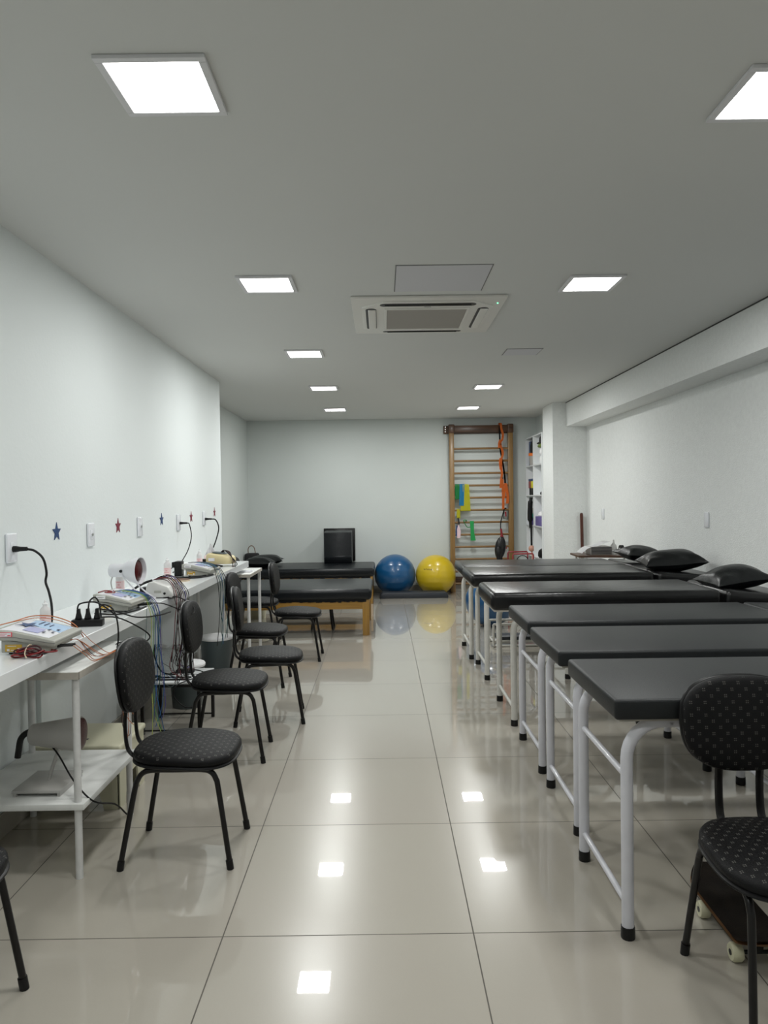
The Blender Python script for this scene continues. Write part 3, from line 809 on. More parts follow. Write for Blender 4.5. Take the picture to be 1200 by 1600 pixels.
# ------------------------------------------------------------ cubby shelf in the right recess
x0, x1, ya, yb_ = 2.145, 2.305, 9.925, 11.02
t = thing('shelf_unit', 'white open cubby shelf unit behind the pillar', 'shelf', (2.23, 10.5, 0))
W = lambda mb, n, m, **k: obj(n, mb, m, t, world=True, **k)
LV = [.07, .535, .975, 1.405, 1.832, 2.245]
for y in (ya, 10.475, yb_ - .016):
    s_ = MB(); s_.box(x0, x1, y, y + .016, 0, 2.26); W(s_, 'side_panel', M['laminate'], smooth=False)
for z in LV:
    s_ = MB(); s_.box(x0 + .001, x1, ya + .016, 10.475, z, z + .015); s_.box(x0 + .001, x1, 10.491, yb_ - .016, z, z + .015); W(s_, 'shelf_board', M['laminate'], smooth=False)
s_ = MB(); s_.box(x1 - .005, x1, ya + .016, yb_ - .016, .07, 2.24); W(s_, 'back_panel', M['laminate'], smooth=False)
def item(name, mb, m, label, cat): return single(name, mb, m, label, cat)
def sackbag(x, y, z, a, b2, h, seed=0):
    mb = MB(); rnd = random.Random(seed)
    prof = [(0, 0), (.8, 0), (1.0, .2), (.95, .55), (.75, .8), (.35, .97), (0, 1)]
    mb.lathe([(r, hh * h) for r, hh in prof], 16)
    for v in mb.bm.verts:
        k = 1 + .12 * math.sin(5 * math.atan2(v.co.y, v.co.x + 1e-9) + seed) * (v.co.z / h)
        v.co.x *= a * k; v.co.y *= b2 * k
    mb.move((x, y, z)); return mb
zc = LV[4] + .015
it = MB(); it.box(2.19, 2.295, 10.88, 10.99, zc, zc + .36, bev=.004)
item('box', it, M['star_b'], 'tall blue box at the back of the top left cubby', 'box')
bk = thing('bucket', 'clear bucket with an orange rim in the top cubby of the shelf', 'bucket', (2.221, 10.79, zc))
it = MB(); it.lathe([(0, 0), (.060, 0), (.070, .15), (.066, .15), (.056, .006), (0, .006)], 20); obj('bucket_body', it, M['greybox'], bk)
it = MB(); it.lathe([(.068, .14), (.076, .145), (.076, .180), (.068, .185), (.064, .17)], 20); obj('rim', it, M['orange'], bk)
it = sackbag(2.221, 10.75, zc + .186, .062, .10, .19, 2); item('bag', it, M['dgrey'], 'grey cloth bag stuffed on top of the orange-rimmed bucket', 'bag')
it = sackbag(2.22, 10.12, zc, .06, .14, .13, 3); item('bag', it, M['white_bag'], 'white plastic bag at the bottom of the top right cubby', 'bag')
it = sackbag(2.22, 10.12, zc + .13, .055, .13, .10, 4); item('bag', it, M['paper'], 'smaller white bag stacked over the white plastic bag', 'bag')
it = sackbag(2.22, 10.20, zc + .23, .058, .17, .055, 5); item('cloth', it, M['olive'], 'olive green folded cloth under the dark hat', 'cloth')
it = MB(); it.lathe([(0, 0), (1, 0), (1, .1), (.6, .2), (.5, .8), (.3, 1), (0, 1)], 20)
for v in it.bm.verts: v.co = Vector((v.co.x * .062 + 2.22, v.co.y * .19 + 10.22, v.co.z * .10 + zc + .285))
item('hat', it, M['dgrey'], 'dark grey hat at the top of the right cubby', 'hat')
zc = LV[3] + .015
it = MB(); it.box(2.155, 2.27, 10.62, 10.69, zc, zc + .10, bev=.004); item('box', it, M['black'], 'small black box on the second shelf, left one of a pair', 'box')
it = MB(); it.box(2.155, 2.27, 10.73, 10.81, zc, zc + .10, bev=.004); item('box', it, M['cable'], 'small black box on the second shelf, right one of a pair', 'box')
it = MB(); it.box(2.153, 2.275, 10.695, 10.86, zc + .10, zc + .20, bev=.005); item('box', it, M['redpaint'], 'red toy box stacked on the black boxes', 'box')
it = MB(); it.box(2.153, 2.275, 10.56, 10.69, zc + .10, zc + .20, bev=.005); item('box', it, M['b_yellow'], 'yellow toy box stacked on the black boxes', 'box')
it = MB(); it.box(2.153, 2.275, 10.56, 10.86, zc + .20, zc + .235, bev=.005); item('tray', it, M['star_b'], 'blue lid lying over the red and yellow boxes', 'lid')
it = sackbag(2.20, 10.10, zc, .04, .03, .05, 7); item('toy', it, M['dgrey'], 'small dark object at the edge of the second right cubby', 'object')
zc = LV[2] + .015
it = MB(); it.box(2.16, 2.275, 10.66, 10.90, zc, zc + .09, bev=.005); item('box', it, M['purple'], 'purple box in the third left cubby under the green cloth', 'box')
it = sackbag(2.20, 10.78, zc + .09, .055, .13, .075, 9); item('cloth', it, M['teal'], 'teal green cloth on the purple box', 'cloth')
jr = thing('jar', 'small grey translucent jar above the green cloth', 'jar', (2.21, 10.72, zc + .163))
it = MB(); it.lathe([(0, 0), (.033, 0), (.036, .02), (.036, .07), (.02, .085), (0, .085)], 16); obj('jar_body', it, M['greybox'], jr)
it = MB(); it.lathe([(0, .083), (.024, .083), (.024, .10), (0, .10)], 16); obj('lid', it, M['paper'], jr)
it = MB(); it.box(2.16, 2.285, 10.02, 10.43, zc, zc + .13, bev=.006); item('box', it, M['purple'], 'purple box filling the third right cubby', 'box')
it = sackbag(2.215, 10.22, zc + .13, .055, .13, .075, 10); item('cloth', it, M['paper'], 'white cloth bundle on the purple box of the right cubby', 'cloth')
hg = thing('strap_bag', 'long black bag hanging from the shelf edge with a pinkish ball at its end', 'bag', (2.125, 10.55, 1.36))
it = MB(); it.tube([(2.128, 10.55, 1.385), (2.115, 10.55, 1.30), (2.112, 10.56, 1.10), (2.12, 10.55, .95)], [.022, .034, .036, .022], 10); it.tube([(2.125, 10.55, .96), (2.128, 10.55, .80), (2.13, 10.56, .70)], .014, 8); obj('pouch', it, M['cable'], hg, world=True)
it = MB(); it.sphere((2.13, 10.56, .655), .045, 16); it.tube([(2.13, 10.56, .62), (2.135, 10.54, .57), (2.13, 10.50, .48)], .012, 8); obj('ball_end', it, M['skin'], hg, world=True)
zc = LV[1] + .015
it = sackbag(2.21, 10.18, zc, .065, .12, .13, 12); item('bag', it, M['cable'], 'black bag slumped in the fourth right cubby', 'bag')
it = MB(); it.box(2.155, 2.285, 10.54, 10.95, zc - .465 + .005, zc - .20, bev=.006); item('box', it, M['slab'], 'dark box in the lowest left cubby', 'box')

# ------------------------------------------------------------ wooden pole and small trolley in right corner
q = MB(); q.tube([(2.545, 9.30, .0), (2.515, 9.295, .60), (2.505, 9.29, 1.16)], [.017, .019, .020], 10, smooth=False); q.sphere((2.505, 9.29, 1.165), .020, 12)
single('wooden_pole', q, M['pole_wood'], 'dark reddish wooden pole leaning in the corner by the pillar', 'pole')
t = thing('side_table', 'small side table with a brown top behind the farthest treatment table', 'side table', (2.2, 7.55, 0))
W = lambda mb, n, m, **k: obj(n, mb, m, t, world=True, **k)
a = MB(); a.prism([(1.97, 7.42), (2.52, 7.28), (2.57, 7.75), (1.98, 7.80)], .775, .795, bev=.003); W(a, 'tabletop', M['wood_dark'])
for x, y in ((2.02, 7.47), (2.48, 7.36), (2.52, 7.70), (2.03, 7.74)):
    a = MB(); a.tube([(x, y, 0), (x, y, .775)], .011, 8, smooth=False); W(a, 'leg', M['tube_cream'])
a = MB()
for k in range(3): a.tube([(1.975 + .018 * k, 7.44, .70), (1.985 + .02 * k, 7.435, .775)], .004, 6, smooth=False)
W(a, 'wire_bracket', M['steel'])
t = thing('therapy_device', 'grey ridged device under white paper on the brown-topped side table', 'medical device', (2.2, 7.55, .795))
a = MB(); a.box(-.10, .115, -.10, .10, 0, .085, bev=.008); obj('case', a, M['greybox'], t)
a = MB()
for k in range(6): a.box(-.095, .11, -.104, -.099, .012 + k * .012, .018 + k * .012)
obj('ridge', a, M['dgrey'], t, smooth=False)
a = MB()
def fn(i, j):
    x = -.19 + .32 * i; zz = .02 + .10 * math.sin(min(1, i * 1.3) * PI / 2) + .012 * math.sin(9 * i)
    return Vector((x, -.11 + .22 * j, zz))
a.grid(fn, 16, 4); bmesh.ops.solidify(a.bm, geom=a.bm.faces[:], thickness=.004)
single('paper_sheet', a.move((2.2, 7.55, .795)), M['paper'], 'crumpled white paper lying over the grey device', 'paper')
t = thing('ultrasound_head', 'white rounded applicator standing right of the grey device', 'medical device', (2.345, 7.5, .795))
a = MB(); a.lathe([(0, 0), (.032, 0), (.036, .05), (.03, .09), (.012, .115), (.008, .15), (0, .15)], 20); obj('body', a, M['dev_w'], t)
t = thing('tape_roll', 'black roll standing at the right end of the brown-topped side table', 'roll', (2.425, 7.5, .795))
a = MB(); a.lathe([(.018, -.016), (.048, -.016), (.048, .016), (.018, .016)], 24, (0, 0, .048), 'x'); obj('roll', a, M['black'], t)
a = MB(); a.lathe([(0, -.018), (.019, -.018), (.019, .018), (0, .018)], 16, (0, 0, .048), 'x'); obj('core', a, M['paper'], t)
# step stool under far tables
t = thing('step_stool', 'low white tubular step with a grey tread under the farthest treatment tables', 'step stool', (1.36, 6.98, 0))
a = MB(); a.box(-.30, .34, -.10, .10, .055, .09, bev=.006); obj('tread', a, M['slab'], t)
a = MB()
for y in (-.13, .13): a.tube([(-.34, y, .011), (.40, y, .011)], .011, 8, smooth=False); a.tube([(-.34, y, .21), (.40, y, .21)], .011, 8, smooth=False)
for x in (-.34, .40):
    for y in (-.13, .13): a.tube([(x, y, .011), (x, y, .21)], .011, 8, smooth=False)
for x in (-.34, .40): a.tube([(x, -.13, .05), (x, .13, .05)], .010, 8, smooth=False)
a.tube([(-.34, -.1, .05), (.40, -.1, .05)], .008, 8, smooth=False); a.tube([(-.34, .1, .05), (.40, .1, .05)], .008, 8, smooth=False)
obj('frame', a, M['tube_cream'], t)

# ------------------------------------------------------------ skateboard
t = thing('skateboard', 'worn black skateboard with cream wheels under the lower right chair', 'skateboard', (1.095, 2.29, 0), math.radians(89))
n = 30; a = MB(); Lh, Wd = .238, .080
def prof_z(u):
    k = max(0, abs(u) - .62) / .38
    return .072 + .045 * k ** 1.4
def deckpt(u, v, dz):
    hw = Wd * (1 - max(0, abs(u) - .55) ** 2 * 3.6) ** .5 if abs(u) < .999 else Wd * .18
    hw = Wd * math.sqrt(max(0.03, 1 - (max(0, (abs(u) - .62)) / .385) ** 2))
    return Vector((u * Lh, v * hw, prof_z(u) + .006 * v * v + dz))
a.grid(lambda i, j: deckpt(i * 2 - 1, j * 2 - 1, .0), n, 8); bmesh.ops.solidify(a.bm, geom=a.bm.faces[:], thickness=.009)
dk = obj('deck', a, M['deck_w'], t)
a = MB(); a.grid(lambda i, j: deckpt((i * 2 - 1) * .985, (j * 2 - 1) * .97, .010), n, 8); bmesh.ops.solidify(a.bm, geom=a.bm.faces[:], thickness=.0015); obj('grip_tape', a, M['deck'], t)
for x in (-.115, .115):
    a = MB(); a.tube([(x, -.058, .027), (x, .058, .027)], .006, 8, smooth=False); a.prism([(x - .02, .066), (x + .02, .066), (x + .008, .03), (x - .008, .03)], -.018, .018, 'y'); tr = obj('truck', a, M['black'], t)
    for y in (-.058, .058):
        a = MB(); a.lathe([(.008, -.016), (.023, -.016), (.027, -.010), (.027, .010), (.023, .016), (.008, .016)], 24, (x, y, .027), 'y'); wh = obj('wheel', a, M['urethane'], t)
        a = MB(); a.lathe([(0, -.017), (.009, -.017), (.009, .017), (0, .017)], 14, (x, y, .027), 'y'); obj('bearing', a, M['black'], wh)

# ------------------------------------------------------------ left counter
t = thing('wall_counter', 'long white counter shelf fixed along the left wall', 'counter', (-1.4, 3.9, 0))
W = lambda mb, n, m, **k: obj(n, mb, m, t, world=True, **k)
a = MB(); a.box(XL + .001, -1.182, 2.19, 6.50, .810, .862, bev=.002, seg=1); W(a, 'countertop', M['laminate'])
a = MB(); a.box(XL + .02, -1.38, 6.38, 6.42, 0.0, .810, bev=.002); W(a, 'support_panel', M['laminate'])
a = MB(); a.box(XL + .02, -1.42, 5.28, 5.31, .0, .810, bev=.002); W(a, 'support_panel', M['laminate'])

def shelf_table(label, cx, cy, rz=0, low=True):
    t = thing('shelf_table', label, 'table', (cx, cy, 0), rz, 'small white two-tier tables')
    a = MB(); a.box(-.235, .235, -.30, .30, .745, .772, bev=.002); obj('tabletop', a, M['worn_white'], t)
    a = MB()
    e = .002
    a.box(-.235 - e, .235 + e, -.30 - e, -.296, .745, .7705); a.box(-.235 - e, .235 + e, .296, .30 + e, .745, .7705)
    a.box(.231, .235 + e, -.30, .30, .745, .7705); a.box(-.235 - e, -.231, -.30, .30, .745, .7705)
    obj('edge_band', a, M['ply'], t, smooth=False)
    if low:
        a = MB(); a.box(-.245, .245, -.30, .30, .262, .285, bev=.002); obj('lower_shelf', a, M['worn_white'], t)
    for x in (-.215, .215):
        for y in (-.275, .275):
            a = MB(); a.tube([(x, y, 0), (x, y, .745)], .0135, 12, smooth=False); obj('leg', a, M['tube_worn'], t)
    return t
M['tube_worn'] = mat('worn_white_tube', (.70, .70, .69), rough=.45, noise=.12, nscale=35)
shelf_table('scuffed white two-shelf table tucked against the counter in the left foreground', -1.355, 2.995)
shelf_table('white side table at the far end of the counter', -1.355, 6.52, low=False)

# cream step stool
t = thing('plastic_stool', 'cream plastic step stool on the floor behind the near shelf table', 'stool', (-1.395, 3.50, 0))
a = MB(); a.box(-.20, .20, -.18, .18, .262, .292, bev=.012, seg=3); obj('top', a, M['cream'], t)
a = MB()
for sx in (-1, 1):
    for sy in (-1, 1):
        poly = [(sx * .185, .262), (sx * .185, 0), (sx * .115, 0), (sx * .09, .09), (sx * .09, .262)]
        a.prism(poly, sy * .160, sy * .170, 'y')
for sy in (-1, 1): a.box(-.185, .185, sy * .165 - .005, sy * .165 + .005, .15, .262)
for sx in (-1, 1):
    poly = [(-.17, .262), (-.17, 0), (-.10, 0), (-.07, .12), (.07, .12), (.10, 0), (.17, 0), (.17, .262)]
    a.prism(poly, sx * .185 - .005, sx * .185 + .005, 'x')
obj('legs_shell', a, M['cream'], t, smooth=False)
a = MB(); a.tube([(-.02, -.08, .2925), (.015, -.08, .2925)], .012, 8, smooth=False, flat=.1); obj('grip_hole', a, M['black'], t)

# ------------------------------------------------------------ infrared lamp on the lower shelf
t = thing('infrared_lamp', 'grey infrared therapy lamp on the lower shelf of the near table', 'lamp', (-1.32, 2.86, .285))
W = lambda mb, n, m, **k: obj(n, mb, m, t, world=True, **k)
a = MB(); a.prism([(-1.41, 2.765), (-1.225, 2.765), (-1.225, 2.98), (-1.41, 2.98)], .298, .310, bev=.003)
for x in (-1.405, -1.240): a.box(x, x + .012, 2.77, 2.975, .285, .30)
W(a, 'base_plate', M['lamp_g'])
a = MB(); a.tube([(-1.315, 2.87, .305), (-1.315, 2.875, .32), (-1.30, 2.88, .37), (-1.275, 2.88, .44)], .007, 8); W(a, 'stem', M['lamp_g'])
a = MB(); a.lathe([(0, -.105), (.034, -.105), (.040, -.10), (.052, -.02), (.064, .06), (.066, .085), (.060, .085)], 28, (-1.280, 2.88, .487), 'x'); W(a, 'shade', M['lamp_g'])
a = MB(); a.lathe([(.050, .07), (.062, .080), (.060, .094), (.040, .099), (0, .100)], 28, (-1.282, 2.88, .487), 'x'); W(a, 'bulb', M['ir_red'])
a = MB(); a.tube([(-1.365, 2.88, .497), (-1.395, 2.875, .497), (-1.42, 2.87, .475), (-1.43, 2.87, .43), (-1.435, 2.87, .40)], .012, 10); W(a, 'handle', M['black'])
a = MB(); a.tube([(-1.31, 2.87, .455), (-1.25, 2.82, .42), (-1.18, 2.78, .34), (-1.10, 2.76, .27), (-1.07, 2.90, .20), (-1.05, 2.97, .13)], .0035, 6); W(a, 'power_cord', M['cable'])

# white infrared lamp on the counter
t = thing('infrared_lamp', 'white infrared therapy lamp with red bulb on the counter', 'lamp', (-1.35, 4.0, .862))
W = lambda mb, n, m, **k: obj(n, mb, m, t, world=True, **k)
AX, AY, AZ = -1.405, 4.00, 1.022
lrot = Matrix.Rotation(math.radians(-8), 3, 'Z')
a = MB(); a.lathe([(0, -.072), (.034, -.072), (.037, -.068), (.037, -.005), (.042, .015), (.062, .045), (.071, .08), (.073, .098), (.069, .098), (.066, .08), (.04, .02), (0, .015)], 32, (AX, AY, AZ), 'x'); a.rot(lrot, (AX, AY, AZ)); W(a, 'shade', M['lamp_w'])
a = MB(); a.lathe([(0, .092), (.035, .090), (.055, .082), (.060, .070), (0, .03)], 28, (AX, AY, AZ), 'x'); a.rot(lrot, (AX, AY, AZ)); W(a, 'bulb', M['ir_red'])
a = MB()
for sy in (-1, 1):
    a.tube([(AX - .0, AY + sy * .040, AZ - .002), (AX + .02, AY + sy * .045, AZ - .04), (AX + .10, AY + sy * .05, .90), (AX + .155, AY + sy * .052, .866)], .004, 8)
    a.tube([(AX + .155, AY + sy * .052, .866), (AX - .04, AY + sy * .055, .866)], .004, 8, smooth=False)
a.tube([(AX + .155, AY - .052, .866), (AX + .155, AY + .052, .866)], .004, 8, smooth=False)
a.tube([(AX - .04, AY - .055, .866), (AX - .04, AY + .055, .866)], .004, 8, smooth=False)
W(a, 'wire_stand', M['lamp_w'])
a = MB(); a.lathe([(0, -.047), (.008, -.047), (.008, -.040), (0, -.040)], 12, (AX, AY, AZ), 'y'); W(a, 'pivot_screw', M['black'])
a = MB(); a.tube([(AX - .06, AY, AZ - .03), (AX - .065, AY - .01, .95), (AX - .04, AY - .02, .88), (AX, AY - .06, .866)], .003, 6); W(a, 'power_cord', M['lamp_g'])

# ------------------------------------------------------------ electrotherapy devices on the counter
ZC = .862
def device(label, cx, cy, d, w_, rz, wires, star=None, m=None, redtag=False):
    """front (low edge) faces +x, side with the labels faces -y"""
    t = thing('electrotherapy_device', label, 'medical device', (cx, cy, ZC), rz, 'beige electrotherapy devices')
    m = m or M['dev']
    hx, hy = d / 2, w_ / 2
    a = MB(); a.prism([(-hx * .80, .007), (hx * .72, .007), (hx * .78, .034), (-hx * .80, .052)], -hy * .84, hy * .84, 'y', bev=.004); obj('base_case', a, m, t)
    a = MB(); a.prism([(-hx, .054), (-hx * .3, .052), (hx * .55, .034), (hx, .028), (hx, .050), (hx * .4, .066), (-hx * .3, .083), (-hx, .090)], -hy, hy, 'y', bev=.005); obj('lid', a, m, t)
    a = MB()
    for zz in (.0,): a.prism([(-hx, .066), (-hx * .3, .064), (hx * .55, .048), (hx, .040), (hx, .042), (hx * .55, .050), (-hx * .3, .066), (-hx, .068)], -hy - .0008, hy + .0008, 'y')
    obj('lid_seam', a, M['gap2'], t, smooth=False)
    a = MB()
    for x in (-hx * .6, hx * .5):
        for y in (-hy * .6, hy * .6): a.lathe([(0, 0), (.008, 0), (.008, .008), (0, .008)], 10, (x, y, 0))
    obj('rubber_foot', a, M['black'], t)
    def on_top(x, y):
        pts = [(-hx, .090), (-hx * .3, .083), (hx * .4, .066), (hx, .050)]
        for (xa, za), (xb, zb) in zip(pts, pts[1:]):
            if x <= xb: return za + (zb - za) * (x - xa) / (xb - xa)
        return .050
    def sticker(name, poly, mm, lift=.0012, sub=14):
        b2 = MB()
        xs = [p[0] for p in poly]; ys = [p[1] for p in poly]
        A = [b2.bm.verts.new((x, y, 0)) for x, y in poly]; f = b2.bm.faces.new(A)
        for xc in (-hx * .3, hx * .4):
            bmesh.ops.bisect_plane(b2.bm, geom=b2.bm.verts[:] + b2.bm.edges[:] + b2.bm.faces[:], plane_co=(xc, 0, 0), plane_no=(1, 0, 0))
        for v in b2.bm.verts: v.co.z = on_top(v.co.x, v.co.y) + lift
        bmesh.ops.solidify(b2.bm, geom=b2.bm.faces[:], thickness=.0008); return obj(name, b2, mm, t, smooth=False)
    X_, Y_ = hx * .84, hy * .86
    sticker('face_sticker', [(-X_, -Y_), (X_ * .9, -Y_), (X_ * .9, Y_), (-X_, Y_)], M['sticker_w'])
    sticker('blue_sticker', [(X_ * .88, -Y_ * .1), (X_ * .88, Y_ * .97), (-X_ * .6, Y_ * .97), (-X_ * .55, Y_ * .3), (-X_ * .1, Y_ * .05), (X_ * .5, Y_ * .0)], M['sticker_b'], .0022)
    sticker('display_sticker', [(-X_ * .25, -Y_ * .75), (X_ * .35, -Y_ * .75), (X_ * .35, -Y_ * .1), (-X_ * .25, -Y_ * .1)], M['sticker_v'], .0030)
    b2 = MB()
    for k in range(4):
        x = X_ * .42 + .5 * X_ * (k % 2) * .5; y = -Y_ * .6 + k * Y_ * .22
        z = on_top(x, y) + .0035; b2.box(x, x + .010, y, y + Y_ * .14, z, z + .0008)
    for k in range(3):
        x = X_ * (-.2 + .22 * k); y = Y_ * .35; z = on_top(x, y) + .0032; b2.box(x, x + .004, y, y + Y_ * (.5 - .08 * k), z, z + .0008)
    obj('printed_marks', b2, M['ink'], t, smooth=False)
    yf = -hy * .84
    b2 = MB(); b2.box(-hx * .66, -hx * .12, yf - .0014, yf + .001, .012, .036); al = obj('amber_label', b2, M['sticker_y'], t, smooth=False)
    b2 = MB(); b2.box(-hx * .58, -hx * .30, yf - .0020, yf, .030, .032); b2.box(-hx * .60, -hx * .52, yf - .0020, yf, .014, .021); b2.box(-hx * .26, -hx * .17, yf - .0020, yf, .014, .024); b2.box(-hx * .48, -hx * .30, yf - .0020, yf, .0155, .0175)
    obj('label_print', b2, M['sticker_w'], al, smooth=False)
    sl_ = MB(); sl_.box(-hx * .80, -hx * .34, -hy - .0024, -hy + .001, .067, .083); lb_ = obj('side_label', sl_, M['sticker_r'] if redtag else M['paper'], t, smooth=False)
    if redtag:
        b2 = MB(); b2.box(-hx * .78, -hx * .37, -hy - .0030, -hy - .001, .0685, .0815); obj('side_label_face', b2, M['sticker_w'], lb_, smooth=False)
        b2 = MB(); b2.box(-hx * .74, -hx * .50, -hy - .0034, -hy - .001, .0765, .078); b2.box(-hx * .74, -hx * .56, -hy - .0034, -hy - .001, .071, .0725); b2.box(-hx * .48, -hx * .38, -hy - .0034, -hy - .001, .070, .074); obj('side_label_print', b2, M['sticker_r'], lb_, smooth=False)
    else:
        b2 = MB(); b2.box(-hx * .74, -hx * .40, -hy - .0030, -hy - .001, .075, .0765); b2.box(-hx * .74, -hx * .48, -hy - .0030, -hy - .001, .0715, .073); obj('side_label_print', b2, M['gap2'], lb_, smooth=False)
    if star:
        P = []
        for k in range(10):
            r = .042 if k % 2 == 0 else .016; an = PI / 2 + k * PI / 5 + .9
            P.append((-X_ * .45 + r * math.cos(an), Y_ * .0 + r * math.sin(an)))
        sticker('star_sticker', P, M['star_b'] if star == 'b' else M['star_r'], .006)
    for (mm, pts, rad) in wires:
        a = MB(); a.tube(pts, rad, 6); obj('lead_wire', a, M[mm], t)
    return t
def loc_wire(cx, cy, rz, pts):
    """world points to the local frame of a device"""
    c, s_ = math.cos(-rz), math.sin(-rz)
    return [((x - cx) * c - (y - cy) * s_, (x - cx) * s_ + (y - cy) * c, z - ZC) for x, y, z in pts]
rw = random.Random(21)
def J(a): return rw.uniform(-a, a)

# device A, nearest
cx, cy, rz = -1.255, 2.685, math.radians(1)
wr = []
for k in range(4):
    y_ = 3.06 + .035 * k
    m_ = ['orange_w', 'dred', 'orange_w', 'orange_w'][k]
    zb = .30 + .035 * k
    wr.append((m_, loc_wire(cx, cy, rz, [(-1.165, 2.74, .882), (-1.158, 2.80, .870), (-1.15 + .01 * k, 2.90, .80 if k > 1 else .79), (-1.125, 3.0, .776), (-1.112, y_, .776), (-1.100, y_ + .01, .735), (-1.095 + J(.01), y_ + J(.02), .62), (-1.095 + J(.02), y_ + .03 + J(.03), zb + .13), (-1.09 + J(.01), y_ + .05, zb + .06), (-1.095 + J(.01), y_ + .07, zb + .16), (-1.10, y_ + .05 + J(.03), .60), (-1.098, y_ + .05, .73)]), .0013))
wr.append(('orange_w', loc_wire(cx, cy, rz, [(-1.40, 2.60, .952), (-1.36, 2.72, .958), (-1.33, 2.79, .965), (-1.27, 2.81, .962), (-1.21, 2.81, .945), (-1.175, 2.82, .920), (-1.165, 2.86, .870)]), .0020))
wr.append(('orange_w', loc_wire(cx, cy, rz, [(-1.40, 2.62, .952), (-1.35, 2.74, .957), (-1.30, 2.795, .957), (-1.22, 2.80, .942), (-1.17, 2.84, .90), (-1.155, 2.92, .84), (-1.13, 3.02, .776), (-1.12, 3.10, .776)]), .0014))
for dz in (0, .022):
    wr.append(('cable', loc_wire(cx, cy, rz, [(-1.19, 2.64 + dz, .876), (-1.165, 2.67 + dz, .874), (-1.145, 2.71 + dz, .868)]), .0042))
    wr.append(('orange_w', loc_wire(cx, cy, rz, [(-1.145, 2.71 + dz, .868), (-1.13, 2.78 + dz, .82), (-1.125, 2.86 + dz, .777), (-1.115, 2.98 + dz * 3, .7755), (-1.11, 3.09 + dz * 3, .7755)]), .0014))
device('nearest beige electrotherapy device with a blue star sticker, on the counter', cx, cy, .215, .25, rz, wr, 'b', redtag=True)
# coiled red leads
t = thing('coiled_lead', 'coiled red and black lead tied with a cream band beside the nearest device', 'cable', (-1.222, 2.522, ZC), math.radians(8))
for k in range(6):
    a = MB(); P = []
    for j in range(13):
        an = 2 * PI * j / 12
        P.append((.050 * math.cos(an) * (1 - .06 * k) + .006 * (k % 3), .012 * math.sin(an) + .004 * math.sin(3 * an + k), .008 + .005 * k + .006 * math.sin(2 * an + k)))
    a.tube(P, .0028, 6, cap=False); obj('coil_loop', a, M['red2' if k % 2 == 0 else 'dred'], t)
a = MB(); a.tube([(.005, -.019, .004), (.0, -.020, .02), (.005, -.01, .040), (.01, .01, .042), (.012, .019, .02)], .004, 8, flat=.5); obj('tie_band', a, M['rubber'], t)
a = MB(); a.tube([(.045, 0, .02), (.07, .01, .016), (.085, .04, .012), (.075, .07, .010), (.05, .075, .012)], .0028, 6); obj('loose_end', a, M['red2'], t)

# device B
cx, cy, rz = -1.290, 3.650, math.radians(-4)
wr = []
for k in range(7):
    m_ = ['yg_w', 'green_w', 'blue_w', 'blue_w', 'teal_w', 'blue_w', 'purple_w'][k]
    y_ = 3.70 + .022 * k
    x_ = -1.165 + .006 * (k % 3)
    wr.append((m_, loc_wire(cx, cy, rz, [(-1.36 + .01 * k, 3.64, .953), (-1.28, 3.66 + .01 * k, .951), (-1.20, 3.68 + .01 * k, .925), (-1.180, y_, .872), (x_, y_, .80), (x_ + J(.012), y_ + J(.02), .66), (x_ + J(.02), y_ + J(.03), .50), (x_ + J(.02), y_ + J(.03), .34), (x_ + J(.03), y_ + J(.04), .20 + J(.06))]), .0019))
wr.append(('yg_w', loc_wire(cx, cy, rz, [(-1.16, 3.72, .30), (-1.13, 3.74, .20), (-1.10, 3.76, .12), (-1.13, 3.80, .10), (-1.16, 3.76, .20)]), .0016))
wr.append(('teal_w', loc_wire(cx, cy, rz, [(-1.175, 3.66, .86), (-1.165, 3.62, .78), (-1.17, 3.60, .66), (-1.165, 3.62, .55)]), .0013))
wr.append(('red2', loc_wire(cx, cy, rz, [(-1.39, 3.60, .953), (-1.37, 3.64, .957), (-1.33, 3.62, .955), (-1.35, 3.58, .956), (-1.31, 3.60, .952), (-1.33, 3.64, .956)]), .0028))
wr.append(('cable', loc_wire(cx, cy, rz, [(-1.22, 3.66, .884), (-1.195, 3.70, .880), (-1.185, 3.76, .876)]), .009))
wr.append(('cable', loc_wire(cx, cy, rz, [(-1.185, 3.76, .876), (-1.14, 3.84, .860), (-1.06, 3.95, .80), (-1.03, 4.00, .785), (-1.05, 4.06, .815), (-1.13, 4.08, .862), (-1.20, 4.03, .868)]), .0032))
wr.append(('cable', loc_wire(cx, cy, rz, [(-1.37, 3.50, .866), (-1.25, 3.46, .866), (-1.20, 3.58, .866), (-1.19, 3.70, .868)]), .0035))
device('beige electrotherapy device with a red coil on top, in front of the infrared lamp', cx, cy, .190, .24, rz, wr, None)
# device D
cx, cy, rz = -1.300, 5.29, math.radians(-4)
wr = []
for k in range(6):
    m_ = ['cable', 'teal_w', 'teal_w', 'blue_w', 'teal_w', 'cable'][k]
    y_ = 5.22 + .045 * k
    x_ = -1.165 + .006 * (k % 3)
    wr.append((m_, loc_wire(cx, cy, rz, [(-1.38, 5.24, .957), (-1.29, 5.26 + .01 * k, .955), (-1.21, 5.26 + .02 * k, .925), (-1.18, y_, .865), (x_, y_, .78), (x_ + J(.01), y_ + J(.02), .64), (x_ + J(.02), y_ + J(.03), .50), (x_ - .01 + J(.03), y_ + J(.05), .38 + J(.03))]), .0024))
wr.append(('cable', loc_wire(cx, cy, rz, [(-1.44, 5.14, .866), (-1.36, 5.05, .867), (-1.26, 5.08, .868), (-1.21, 5.26, .868), (-1.28, 5.12, .872), (-1.40, 5.10, .868)]), .005))
device('farther beige electrotherapy device draped with blue and black leads', cx, cy, .205, .25, rz, wr, None)
